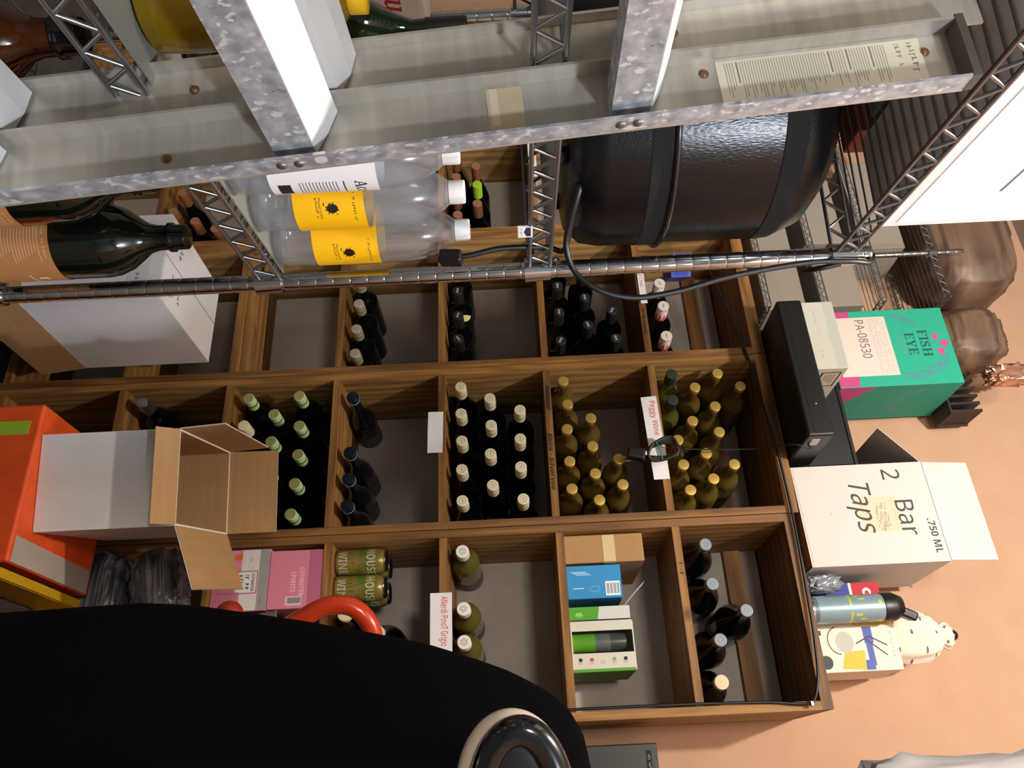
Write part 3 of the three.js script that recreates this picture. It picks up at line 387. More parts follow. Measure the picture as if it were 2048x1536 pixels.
{ const p = rackP(0.006, 1.49, 0.135); const t = thing('badge_tag', 'small white shield badge hanging on the wire truss', 'tag', [p.x, p.y, p.z], RACK.turn + 1.2); decal('plate', 0.018, 0.018, canvasTex(96, 96, (g) => { g.fillStyle = '#e8e8ea'; g.fillRect(0, 0, 96, 96); g.fillStyle = '#23243a'; g.beginPath(); g.moveTo(8, 8); g.lineTo(88, 8); g.lineTo(88, 40); g.lineTo(48, 58); g.lineTo(8, 40); g.fill(); print(g, 14, 68, 68, 18, '#23243a'); }), t, [0, -0.012, 0], [0, 0, 0]); part('back', bx(0.02, 0.02, 0.0016, 0, -0.012, -0.0014), M.paper, t); }
// cartons on the top shelf
{
  const p = rackP(-0.073, DECK(3) + 0.001, 0.345), c = thing('white_carton', 'large white carton on the highest wire shelf', 'box', [p.x, p.y, p.z], RACK.turn);
  part('body', new RoundedBoxGeometry(0.14, 0.34, 0.53, 2, 0.004).translate(0, 0.17, 0), M.whiteCard, c);
  decal('printed_side', 0.5, 0.3, canvasTex(640, 384, (g, w, h) => { g.fillStyle = '#efedec'; g.fillRect(0, 0, w, h); g.fillStyle = '#55535a'; g.fillRect(w * 0.68, h * 0.66, 110, 5); g.fillRect(w * 0.32, h * 0.44, 100, 5); g.fillRect(w * 0.36, h * 0.8, 70, 2); g.fillRect(w * 0.36, h * 0.83, 70, 2); g.fillRect(w * 0.76, h * 0.3, 60, 4); }), c, [0.0706, 0.17, 0], [0, Math.PI / 2, 0]);
  const q = rackP(-0.3, DECK(3) + 0.001, 0.4), s = thing('slate_crate', 'slate grey plastic crate seen through the highest wire shelf', 'crate', [q.x, q.y, q.z], RACK.turn); const sm = std({ color: 0x8ca6b0, roughness: 0.55 });
  part('crate_base', bx(0.29, 0.012, 0.56, 0, 0.006, 0), sm, s); for (const k of [-1, 1]) { part('crate_side', bx(0.012, 0.2, 0.56, k * 0.139, 0.106, 0), sm, s); part('crate_end', bx(0.29, 0.2, 0.012, 0, 0.106, k * 0.274), sm, s); }
  const b = carton('brown_carton', 'reddish brown carton at the far end of the highest wire shelf', 0, 0, 0, 0.29, 0.09, 0.06, std({ color: 0x8a4334, roughness: 0.7 })); b.position.copy(rackP(-0.305, DECK(3) + 0.001, 0.05)); b.rotation.y = RACK.turn;
}

// ---------------------------------------------------------------- aluminium extension ladder
{
  const alum = dataTex(512, 512, (u, v) => mixc([214, 208, 196], [170, 163, 150], 0.45 + fbm(u * 30, v * 3, 2, 3) * 0.5 + fbm(u * 5, v * 5, 7) * 0.8));
  const specks = []; { let q = 3; const R = () => { q = (q * 16807) % 2147483647; return q / 2147483647; }; for (let i = 0; i < 260; i++) specks.push([R() * 0.5, R() * 0.5, 0.0006 + R() * R() * R() * 0.007, R() < 0.05 ? 1 : 0, 0.5 + R()]); }
  const grid = {}; for (const p of specks) { const k = Math.floor(p[0] * 20) + '_' + Math.floor(p[1] * 20); (grid[k] = grid[k] || []).push(p); }
  const spat = dataTex(768, 768, (u, v) => { const X = u * 0.5, Y = v * 0.5; let c = mixc([200, 201, 205], [138, 140, 146], 0.45 + fbm(X * 70, Y * 70, 2, 5) * 1.3); const sm = fbm(X * 95 + 9, Y * 130, 8, 5) + 0.35 * fbm(X * 14, Y * 14, 4, 2); if (sm > 0.16) c = mixc(c, [222, 222, 218], Math.min(1, (sm - 0.16) * 7));
    const gx = Math.floor(X * 20), gy = Math.floor(Y * 20); for (let i = -1; i <= 1; i++) for (let j = -1; j <= 1; j++) for (const p of grid[(gx + i) + '_' + (gy + j)] || []) { const d = Math.hypot((X - p[0]) * p[4], Y - p[1]) + 0.0012 * PN.noise(X * 600, Y * 600, 1); if (d < p[2]) c = p[3] ? [168, 70, 60] : [236, 236, 232]; } return c; });
  spat.repeat.set(2, 2); spat.offset.set(0.31, 0.37); alum.repeat.set(3, 1.5);
  const mW = std({ map: alum, metalness: 0.5, roughness: 0.36 }), mS = std({ map: spat, metalness: 0.45, roughness: 0.5 }), mR = std({ color: 0x8e8c88, metalness: 0.9, roughness: 0.4 });
  const L = thing('extension_ladder', 'paint spattered aluminium extension ladder leaning by the wire shelving', 'ladder');
  const ey = V(-0.0715, 1, 0.026).normalize(), ez0 = V(0.18287, 0, 0.98314), ex = new THREE.Vector3().crossVectors(ey, ez0).normalize(), ez = new THREE.Vector3().crossVectors(ex, ey).normalize();
  L.quaternion.setFromRotationMatrix(new THREE.Matrix4().makeBasis(ex, ey, ez)); L.position.set(0.504, 1.45, 1.364);
  const B = -1.452, WD = 0.4;
  const channel = (x0, x1, fl, y0, y1, flip) => { // web facing the rungs, flanges towards them, slanted top
    const T = 0.003, s = flip ? -1 : 1, z0 = flip ? WD : 0; const web = bx(x1 - x0, y1 - y0, T, (x0 + x1) / 2, (y0 + y1) / 2, z0 - s * T / 2, 'y'); return [web, bx(T, y1 - y0, fl, x1 - T / 2, (y0 + y1) / 2, z0 + s * fl / 2, 'y'), bx(T, y1 - y0, fl, x0 + T / 2, (y0 + y1) / 2, z0 + s * fl / 2, 'y')]; };
  for (const f of [false, true]) {
    const [w, a, b] = channel(-0.0663, 0, 0.0195, B, 0.435, f); const rl = part('base_rail', [w, b], mW, L); part('rail_flange', a, mS, rl, 'paint spattered outer flange');
    const [w2, a2, b2] = channel(-0.127, -0.0705, 0.0125, B + 0.3, 0.475, f); part('fly_rail', [w2, b2], mW, L);
    part('end_cap', bx(0.068, 0.008, 0.022, -0.0335, 0.439, f ? WD - 0.0095 : 0.0095), std({ color: 0x4a443c, roughness: 0.6 }), L);
    part('foot_pad', bx(0.09, 0.03, 0.045, -0.035, B + 0.0165, f ? WD - 0.01 : 0.01), M.blackPlastic, L);
  }
  const rungShape = new THREE.Shape(); [[-0.014, -0.0205], [-0.014, 0.0155], [-0.034, 0.027], [-0.056, 0.037], [-0.0625, 0.034], [-0.063, 0.018], [-0.058, -0.008], [-0.04, -0.0205]].forEach(([x, y], i) => i ? rungShape.lineTo(x, y) : rungShape.moveTo(x, y)); rungShape.closePath();
  const rg = new THREE.ExtrudeGeometry(rungShape, { depth: WD, bevelEnabled: false });
  const tread = new THREE.Shape(); [[-0.0142, 0.0157], [-0.034, 0.0272], [-0.056, 0.0372], [-0.0558, 0.0384], [-0.0335, 0.0284], [-0.0138, 0.0169]].forEach(([x, y], i) => i ? tread.lineTo(x, y) : tread.moveTo(x, y)); tread.closePath();
  const tg = new THREE.ExtrudeGeometry(tread, { depth: WD - 0.004, bevelEnabled: false }).translate(0, 0, 0.002);
  const tm = std({ color: 0xe2e1de, metalness: 0.2, roughness: 0.5 });  // paler than the spattered rungs, with light from above put into the colour
  const fly = new THREE.Shape(); [[-0.0705, 0.006], [-0.0705, 0.04], [-0.095, 0.052], [-0.117, 0.058], [-0.12, 0.03], [-0.11, 0.006]].forEach(([x, y], i) => i ? fly.lineTo(x, y) : fly.moveTo(x, y)); fly.closePath();
  const fg = new THREE.ExtrudeGeometry(fly, { depth: WD - 0.006, bevelEnabled: false }).translate(0, 0, 0.003);
  for (let i = 0; i < 6; i++) {
    const y = 0.126 - 0.312 * (i - 0), yy = i === 5 ? null : y; if (yy === null) continue;
    const r = part('rung', rg, mS, L); r.position.y = yy; part('tread', tg, tm, r);
    const f = part('fly_rung', fg, tm, L); f.position.y = yy + 0.002; if (i > 3) L.remove(f);
    for (const dy of [-0.014, 0.002]) for (const zz of [0.0098, WD - 0.0098]) part('rivet', new THREE.SphereGeometry(0.0048, 12, 8).scale(0.45, 1, 1).translate(0.0008, yy + dy, zz), mR, L);
  }
  const bolt = lathe([[0, 0.003], [0.0022, 0.003], [0.0034, 0.0015], [0.0036, 0.0002], [0.005, 0.0002]], 14).rotateX(Math.PI / 2), rust = std({ color: 0x7a5a3c, metalness: 0.6, roughness: 0.5 });
  for (const [x, y, d] of [[-0.028, -0.31, 0], [-0.1, -0.283, 0], [-0.05, 0.2, 0], [-0.1, 0.18, 0], [-0.104, -0.155, 0], [-0.045, 0.41, 0]]) part('bolt', bolt, rust, L).position.set(x, y, 0.0002);
  decal('warning_sticker', 0.05, 0.195, canvasTex(256, 1000, (g, w, h) => { g.fillStyle = '#d9d2bd'; g.fillRect(0, 0, w, h); g.fillStyle = '#6d675a'; print(g, 20, 30, 200, 44, '#857e6c'); print(g, 20, 100, 150, 36, '#857e6c'); g.fillStyle = '#857e6c'; let s = 5; for (let y = 175; y < 960; y += 13) { s = (s * 31 + 7) % 97; if (s % 11 === 0) { g.fillRect(14, y, 120, 9); y += 10; } else g.fillRect(14, y, 130 + s, 3.5); } }), L, [-0.036, 0.31, 0.0006], [0, 0, 0]);
  decal('tape_patch', 0.052, 0.034, canvasTex(64, 64, (g) => { g.fillStyle = '#c9b594'; g.fillRect(0, 0, 64, 64); g.fillStyle = '#dccbb0'; g.fillRect(0, 44, 50, 14); }), L, [-0.035, 0.01, 0.0006], [0, 0, 0]);
}

// ---------------------------------------------------------------- cartons piled on the floor
const WT = 0.004;
function openCarton(name, label, w, h, d, outer, inner, flaps, pos, turn, up = true, flapOut = outer) {
  const c = thing(name, label, 'box', pos, turn); const s = (n, g, m) => part(n, g, m, c);
  const y0 = 0, side = (g, gi) => g;
  s('outer_panel', bx(w, h, WT, 0, h / 2, d / 2 - WT / 2), outer); s('outer_panel', bx(w, h, WT, 0, h / 2, -d / 2 + WT / 2), outer); s('outer_panel', bx(WT, h, d - 2 * WT, -w / 2 + WT / 2, h / 2, 0), outer); s('outer_panel', bx(WT, h, d - 2 * WT, w / 2 - WT / 2, h / 2, 0), outer);
  const iw = 0.0012; s('inner_lining', [bx(w - 2 * WT, h - 0.002, iw, 0, h / 2, d / 2 - WT - iw / 2), bx(w - 2 * WT, h - 0.002, iw, 0, h / 2, -d / 2 + WT + iw / 2), bx(iw, h - 0.002, d - 2 * WT, -w / 2 + WT + iw / 2, h / 2, 0), bx(iw, h - 0.002, d - 2 * WT, w / 2 - WT - iw / 2, h / 2, 0)], inner);
  s(up ? 'carton_floor' : 'carton_top', bx(w - 0.001, WT, d - 0.001, 0, up ? WT / 2 : h - WT / 2 + 0.0008, 0), up ? inner : outer);
  for (const [sd, len, ang] of flaps) { // angle 0 = standing straight on, positive = folded outwards
    const along = sd === 'f' || sd === 'b' ? w : d; const g1 = bx(along - 0.004, len, 0.0016, 0, len / 2, 0.0008), g2 = bx(along - 0.004, len, 0.0016, 0, len / 2, -0.0008); const f = new THREE.Group(); f.name = 'flap'; c.add(f);
    part('flap_outside', g1, flapOut, f); part('flap_inside', g2, inner, f); f.rotation.order = 'YXZ'; f.position.set(sd === 'l' ? -w / 2 : sd === 'r' ? w / 2 : 0, up ? h : 0, sd === 'f' ? d / 2 : sd === 'b' ? -d / 2 : 0);
    f.rotation.y = { f: 0, r: Math.PI / 2, b: Math.PI, l: -Math.PI / 2 }[sd]; f.rotation.x = up ? ang : Math.PI - ang; if (!up) { f.scale.z = -1; }
  }
  return c;
}
{ // upside-down wine case
  const c = openCarton('wine_case', 'upturned white wine case with hanging brown flaps below the chrome post', 0.242, 0.335, 0.335, M.whiteCard, M.card, [['r', 0.12, 0.12], ['f', 0.12, 0.3], ['l', 0.12, 0.2], ['b', 0.12, 0.05]], [-0.166, 0.285, 0.185], 0, false, M.card);
  decal('printed_top', 0.24, 0.33, canvasTex(384, 528, (g, w, h) => { g.fillStyle = '#e4dfde'; g.fillRect(0, 0, w, h); g.strokeStyle = '#2c2a33'; g.lineWidth = 3; g.beginPath(); g.moveTo(w * 0.5, 0); g.lineTo(w * 0.5, h); g.stroke(); g.fillStyle = '#5a58b8'; print(g, 40, 390, 110, 40, '#5a58b8'); print(g, 250, 360, 70, 26, '#3a3838'); g.fillRect(240, 420, 90, 5); g.fillRect(230, 440, 110, 5); }), c, [0, 0.3365, 0], [-Math.PI / 2, 0, 0]);
  decal('printed_side', 0.2, 0.05, canvasTex(512, 128, (g, w, h) => { g.fillStyle = '#d6d3d3'; g.fillRect(0, 0, w, h); g.fillStyle = '#6e6c70'; print(g, 30, 20, 90, 44, '#8a888c'); print(g, 380, 50, 110, 44, '#8a888c'); }), c, [0, 0.28, 0.1682]);
}
carton('white_carton', 'white carton on the floor under the upturned wine case', -0.2, 0, 0.17, 0.14, 0.284, 0.26, M.whiteCard, 0.0);
{
  openCarton('wine_case', 'open white carton with brown flaps standing on the orange box', 0.194, 0.278, 0.285, M.whiteCard, M.card, [['b', 0.112, 0.04], ['l', 0.09, 0.06], ['r', 0.13, 1.25], ['f', 0.05, 2.3]], [0.4235, 0.5015, 0.307], 0.22, true);
}
{
  const c = thing('orange_carton', 'bright orange cardboard box with a green strip, under the open carton', 'box', [0.458, 0, 0.33], 0); const om = std({ map: dataTex(128, 128, (u, v) => mixc([226, 84, 20], [206, 70, 16], 0.5 + fbm(u * 8, v * 8, 4) * 1.2)), roughness: 0.6 });
  part('body', new RoundedBoxGeometry(0.324, 0.5, 0.3, 2, 0.006).translate(0, 0.25, 0), om, c); part('green_strip', bx(0.03, 0.36, 0.001, -0.11, 0.3, 0.1506), std({ color: 0x8fae24, roughness: 0.5 }), c); part('clear_tape', bx(0.05, 0.001, 0.28, 0.135, 0.5006, 0), phys({ color: 0xd8cfc4, roughness: 0.1, transmission: 0.5, thickness: 0 }), c);
}
function crumple(w, h, d, k, s) { const g = new THREE.SphereGeometry(1, 40, 28); const p = g.attributes.position; for (let i = 0; i < p.count; i++) { const v = V(p.getX(i), p.getY(i), p.getZ(i)); const f = (q) => Math.sign(q) * Math.pow(Math.abs(q), 0.6); const n = 1 + k * (Math.abs(fbm(v.x * 3.1, v.y * 3.1, v.z * 3.1 + s, 4)) - 0.2); p.setXYZ(i, f(v.x) * w * n, Math.max(-h, f(v.y) * h * n), f(v.z) * d * n); } g.computeVertexNormals(); return g; }
{ // yellow crate and wrapped goods in front of the corner cabinet
  const y = thing('yellow_crate', 'yellow plastic crate standing low beside the orange box', 'crate', [0.752, 0, 0.335], 0), ym = std({ color: 0xb98f08, roughness: 0.5 });
  part('crate_base', bx(0.23, 0.01, 0.29, 0, 0.005, 0), ym, y); for (const k of [-1, 1]) { part('crate_side', bx(0.012, 0.48, 0.29, k * 0.109, 0.245, 0), ym, y); part('crate_end', bx(0.206, 0.48, 0.012, 0, 0.245, k * 0.139), ym, y); part('crate_rim', bx(0.018, 0.025, 0.3, k * 0.113, 0.478, 0), ym, y); }
  carton('dark_carton', 'dark brown carton filling the yellow crate', 0.752, 0.0102, 0.335, 0.2, 0.4, 0.26, std({ color: 0x2c211b, roughness: 0.8 }));
  carton('dark_carton', 'dark carton under the plastic wrapped packs', 0.62, 0, 0.09, 0.32, 0.4, 0.145, std({ color: 0x1f1a18, roughness: 0.8 }));
  const wrap = std({ map: dataTex(256, 256, (u, v) => mixc([54, 56, 64], [128, 126, 132], 0.2 + fbm(u * 7, v * 7, 12, 4) * 1.4 + (fbm(u * 3, v * 30, 5, 2) > 0.14 ? 0.5 : 0))), roughness: 0.3 });
  const b1 = solo('wrapped_pack', crumple(0.1, 0.07, 0.065, 0.5, 2), wrap, 'crumpled grey plastic wrapped pack on the dark carton', 'pack'); b1.position.set(0.6, 0.472, 0.09);
  const b2 = solo('wrapped_pack', crumple(0.085, 0.06, 0.06, 0.5, 8), wrap, 'smaller plastic wrapped pack on top, below the pink cartons', 'pack'); b2.position.set(0.585, 0.612, 0.08); b2.rotation.z = 0.2;
}
// red tubular handle
{
  const pts = [V(0.9, 0.02, 0.33), V(0.895, 0.5, 0.33), V(0.82, 0.82, 0.33), V(0.742, 0.975, 0.328), V(0.724, 1.015, 0.337), V(0.703, 1.065, 0.348), V(0.704, 1.114, 0.347), V(0.730, 1.147, 0.334), V(0.774, 1.157, 0.312), V(0.86, 1.11, 0.28), V(0.93, 1.0, 0.25), V(0.95, 0.6, 0.24), V(0.95, 0.02, 0.24)];
  const t = thing('hand_truck', 'red tubular hand truck frame rising behind the black coat', 'hand truck'); const rm = phys({ color: 0xc23a1c, roughness: 0.25, clearcoat: 0.6 });
  part('tube_frame', tube(pts, 0.0185, 140, 14), rm, t); part('toe_plate', bx(0.2, 0.006, 0.14, 0.95, 0.004, 0.3), rm, t); part('cross_bar', bar(V(0.95, 0.55, 0.24), V(0.895, 0.55, 0.325), 0.011), rm, t);
  part('round_knob', new THREE.SphereGeometry(0.026, 20, 14).translate(0.725, 0.905, 0.42), std({ color: 0x8a2a14, roughness: 0.4 }), t); part('knob_stem', bar(V(0.725, 0.905, 0.42), V(0.79, 0.88, 0.33), 0.008), rm, t);
}
// ---------------------------------------------------------------- coat stand with black coat and pale cloth
{
  const st = thing('coat_stand', 'dark upright coat stand carrying the black coat', 'coat stand', [1.3, 0, 0.46]); const sm = std({ color: 0x241a14, roughness: 0.5 });
  part('pole', new THREE.CylinderGeometry(0.016, 0.018, 2.4, 16).translate(0, 1.2, 0), sm, st); part('base', lathe([[0, 0], [0.2, 0], [0.2, 0.02], [0.03, 0.05], [0, 0.05]], 32), sm, st); part('hook', tube([V(0, 1.62, 0), V(-0.06, 1.62, 0.03), V(-0.09, 1.66, 0.04)], 0.008, 16, 8), sm, st); part('hook', tube([V(0, 2.3, 0), V(-0.06, 2.32, 0.03), V(-0.1, 2.36, 0.04)], 0.008, 16, 8), sm, st);
  // hanging coat: stacked rings with hanging folds
  const edge = [[0.25, 0.768, 0.713], [0.66, 0.765, 0.709], [0.873, 0.761, 0.711], [0.95, 0.768, 0.708], [1.113, 0.796, 0.693], [1.22, 0.818, 0.682], [1.301, 0.836, 0.673], [1.37, 0.858, 0.662], [1.427, 0.878, 0.651], [1.475, 0.902, 0.639], [1.505, 0.922, 0.63], [1.528, 0.95, 0.615], [1.545, 1.0, 0.59], [1.552, 1.06, 0.56]];
  const at = (y) => { let i = 0; while (i < edge.length - 2 && edge[i + 1][0] < y) i++; const a = edge[i], b = edge[i + 1], t = THREE.MathUtils.clamp((y - a[0]) / (b[0] - a[0]), 0, 1); return [a[1] + (b[1] - a[1]) * t, a[2] + (b[2] - a[2]) * t]; };
  const NR = 70, NA = 96, pos = [], idx = [], uv = []; const dirR = V(0.891, 0, -0.453), dirF = V(0.453, 0, 0.891);
  for (let j = 0; j <= NR; j++) { const t = j / NR, y = 0.25 + (1.552 - 0.25) * t; const [ex, ez] = at(y); const cx = 1.075, cz = 0.558; const a = Math.hypot(cx - ex, cz - ez) + 0.0, b = 0.15 * Math.pow(Math.max(0.02, 1 - Math.pow(t, 9)), 0.6);
    for (let i = 0; i < NA; i++) { const th = i / NA * Math.PI * 2; const fold = (1 - 0.75 * t) * (0.05 * Math.sin(th * 7 + y * 1.4) + 0.03 * Math.sin(th * 13 - y * 2.2)) * (0.35 + 0.65 * Math.abs(Math.sin(th))) + 0.02 * fbm(Math.cos(th) * 2, y * 5, Math.sin(th) * 2, 3); const A = a * (1 + (Math.cos(th) < -0.6 ? 0.12 : 1) * fold * 0.5), Bb = b * (1 + fold * 1.5); const u = Math.cos(th) * (Math.cos(th) > 0 ? Math.min(A, 0.12) : A), f = Math.sin(th) * Bb; pos.push(cx + dirR.x * u + dirF.x * f, y + 0.004 * fold, cz + dirR.z * u + dirF.z * f); uv.push(i / NA * 4, y * 3); } }
  for (let j = 0; j < NR; j++) for (let i = 0; i < NA; i++) { const p = j * NA + i, q = j * NA + (i + 1) % NA; idx.push(p, q, p + NA, q, q + NA, p + NA); }
  const ct = pos.length / 3; pos.push(1.075, 1.556, 0.558); uv.push(0, 0); for (let i = 0; i < NA; i++) idx.push(NR * NA + i, NR * NA + (i + 1) % NA, ct);
  const g = new THREE.BufferGeometry(); g.setAttribute('position', new THREE.Float32BufferAttribute(pos, 3)); g.setAttribute('uv', new THREE.Float32BufferAttribute(uv, 2)); g.setIndex(idx); g.computeVertexNormals();
  const weave = dataTex(128, 128, (u, v) => { const k = 120 + 90 * fbm(u * 40, v * 40, 6, 2); return [k, k, k]; }, false); weave.repeat.set(6, 6);
  const c = thing('black_coat', 'large black cloth coat hanging in the foreground', 'coat'); part('cloth', g, phys({ color: 0x040405, roughness: 0.95, specularIntensity: 0.12, bumpMap: weave, bumpScale: 0.0006, side: THREE.DoubleSide }), c);
  part('hanger_loop', tube([V(1.075, 1.55, 0.558), V(1.085, 1.6, 0.56), V(1.11, 1.668, 0.56), V(1.125, 1.655, 0.56)], 0.003, 20, 6), std({ color: 0x111114, roughness: 0.8 }), c);
  // pale cloth bag above
  const b = thing('garment_bag', 'pale grey cloth bag at the photo corner beside the coat', 'bag'); const bg = crumple(0.12, 0.26, 0.1, 0.5, 5); bg.translate(1.135, 2.12, 0.56); part('cloth', bg, std({ color: 0xa9a4a4, roughness: 0.85 }), b); part('strap', tube([V(1.11, 2.35, 0.56), V(1.1, 2.4, 0.56), V(1.12, 2.33, 0.555)], 0.005, 16, 6), std({ color: 0xbdb6b4, roughness: 0.85 }), b);
}
// glossy black loop of a stool back
{
  const s = thing('bar_stool', 'glossy black oval stool back with cream shell, in front of the coat', 'stool', [0, 0, 0]);
  const dirR = V(0.891, 0, -0.453), C0 = V(1.005, 1.405, 0.98), n = V(0.453, 0, 0.891);
  const ring = (rx, ry, off, sc = 1) => { const p = []; for (let i = 0; i < 28; i++) { const a = i / 28 * Math.PI * 2; p.push(C0.clone().addScaledVector(dirR, 0.05 + off[0] + Math.cos(a) * rx).add(V(0, off[1] + Math.sin(a) * ry, 0)).addScaledVector(n, off[2])); } return p; };
  part('loop', tube(ring(0.078, 0.042, [0, 0.035, 0]), 0.0165, 90, 16, true), M.blackGloss, s);
  part('back_shell', tube(ring(0.082, 0.05, [0.002, 0.026, -0.018]), 0.0145, 90, 14, true), std({ color: 0xcdbfae, roughness: 0.4 }), s);
  part('backing', new THREE.SphereGeometry(1, 28, 16).scale(0.07, 0.04, 0.006).applyQuaternion(new THREE.Quaternion().setFromAxisAngle(V(0, 1, 0), Math.atan2(0.453, 0.891))).translate(C0.x + 0.0446, C0.y + 0.035, C0.z - 0.0227), M.blackPlastic, s);
  const pc = C0.clone().addScaledVector(dirR, 0.14); part('post', bar(V(pc.x, 0.02, pc.z), V(pc.x, 1.44, pc.z), 0.014, 14), M.chrome, s); part('seat', new THREE.CylinderGeometry(0.15, 0.15, 0.06, 32).translate(pc.x + 0.12, 0.74, pc.z), M.blackPlastic, s); part('base', lathe([[0, 0], [0.19, 0], [0.19, 0.012], [0.03, 0.03], [0, 0.03]], 32).translate(pc.x, 0.002, pc.z), M.chrome, s);
}
// black speaker on the bare wall
{
  const b = carton('wall_speaker', 'black box speaker mounted low on the peach wall', 1.05, 1.52, -0.2, 0.19, 0.226, 0.19, M.blackPlastic); b.userData.category = 'speaker';
  decal('brand_print', 0.06, 0.012, canvasTex(256, 48, (g, w, h) => { g.fillStyle = '#14151a'; g.fillRect(0, 0, w, h); g.fillStyle = '#b5b5b5'; print(g, 30, 10, 190, 28, '#b5b5b5'); }), b, [-0.05, 0.205, 0.0956]);
  part('screw', new THREE.TorusGeometry(0.004, 0.0015, 8, 16).translate(-0.07, 0.05, 0.0958), M.chrome, b);
}

// ---------------------------------------------------------------- things on top of the cabinets
const TOPM = 2.1505, TOPR = 2.1345;
{
  const s = thing('media_player', 'flat black media player overhanging the cabinet top', 'electronics', [0.122, TOPM, 0.052], -0.02); part('case', new RoundedBoxGeometry(0.39, 0.066, 0.2, 3, 0.007).translate(0, 0.036, 0), M.blackPlastic, s); for (const [x, z] of [[-0.16, -0.085], [0.16, -0.085], [-0.16, -0.066], [0.16, -0.066]]) part('foot', new THREE.CylinderGeometry(0.012, 0.012, 0.0035, 12).translate(x, 0.0018, z), M.cable, s);
  part('front_groove', bx(0.37, 0.0016, 0.001, 0, 0.022, 0.1003), M.cable, s); part('status_light', new THREE.SphereGeometry(0.0022, 8, 6).translate(0.11, 0.04, 0.1002), std({ color: 0xb8bcc0, roughness: 0.3 }), s); part('socket', bx(0.001, 0.02, 0.035, 0.1953, 0.03, 0.06), std({ color: 0xb6b2ad, roughness: 0.5 }), s);
  const g = carton('product_box', 'small pale grey product box lying on the media player', 0.024, TOPM + 0.0695, 0.04, 0.2, 0.086, 0.18, std({ color: 0xb4b2a5, roughness: 0.65 }));
  decal('printed_front', 0.196, 0.082, canvasTex(512, 214, (c, w, h) => { c.fillStyle = '#b6b4a8'; c.fillRect(0, 0, w, h); c.fillStyle = '#a9a9a0'; c.fillRect(0, 0, w, 70); c.fillStyle = '#95958c'; print(c, 70, 130, 90, 26, '#95958c'); print(c, 240, 130, 30, 22, '#95958c'); print(c, 370, 140, 80, 22, '#95958c'); print(c, 240, 76, 70, 16, '#a5a59c'); }), g, [0, 0.043, 0.0906]);
  decal('sticker', 0.08, 0.05, canvasTex(256, 160, (c, w, h) => { c.fillStyle = '#b9ab98'; c.fillRect(0, 0, w, h); c.strokeStyle = '#191512'; c.lineWidth = 12; c.strokeRect(6, 6, w - 12, h - 12); c.fillStyle = '#6d5e4c'; for (let i = 0; i < 4; i++) c.fillRect(40, 40 + i * 24, 160 - i * 20, 8); }), g, [0.1006, 0.05, 0.03], [0, Math.PI / 2, 0]);
  // black bin behind, carrying the teal carton
  const b = thing('black_bin', 'black plastic bin behind the media player', 'bin', [0.1, TOPM, -0.165], 0); const bm = std({ color: 0x17181a, roughness: 0.4, side: THREE.DoubleSide }), bi = std({ color: 0x2c211b, roughness: 0.7 });
  const hb = 0.2; part('bin_base', bx(0.42, 0.004, 0.2, 0, 0.002, 0), bm, b); part('bin_front', bx(0.42, hb, 0.004, 0, hb / 2, 0.098), bm, b); part('bin_back', bx(0.42, hb, 0.004, 0, hb / 2, -0.098), bi, b); part('bin_end', bx(0.004, hb, 0.192, 0.208, hb / 2, 0), bi, b); part('bin_end', bx(0.004, hb, 0.192, -0.208, hb / 2, 0), bm, b); part('bin_rim', [bx(0.43, 0.008, 0.008, 0, hb, 0.1), bx(0.43, 0.008, 0.008, 0, hb, -0.1), bx(0.008, 0.008, 0.2, 0.212, hb, 0), bx(0.008, 0.008, 0.2, -0.212, hb, 0)], bm, b);
  const f = carton('filler_carton', 'brown carton standing inside the black bin', -0.01, TOPM + 0.0045, -0.165, 0.19, 0.195, 0.18, M.card);
}
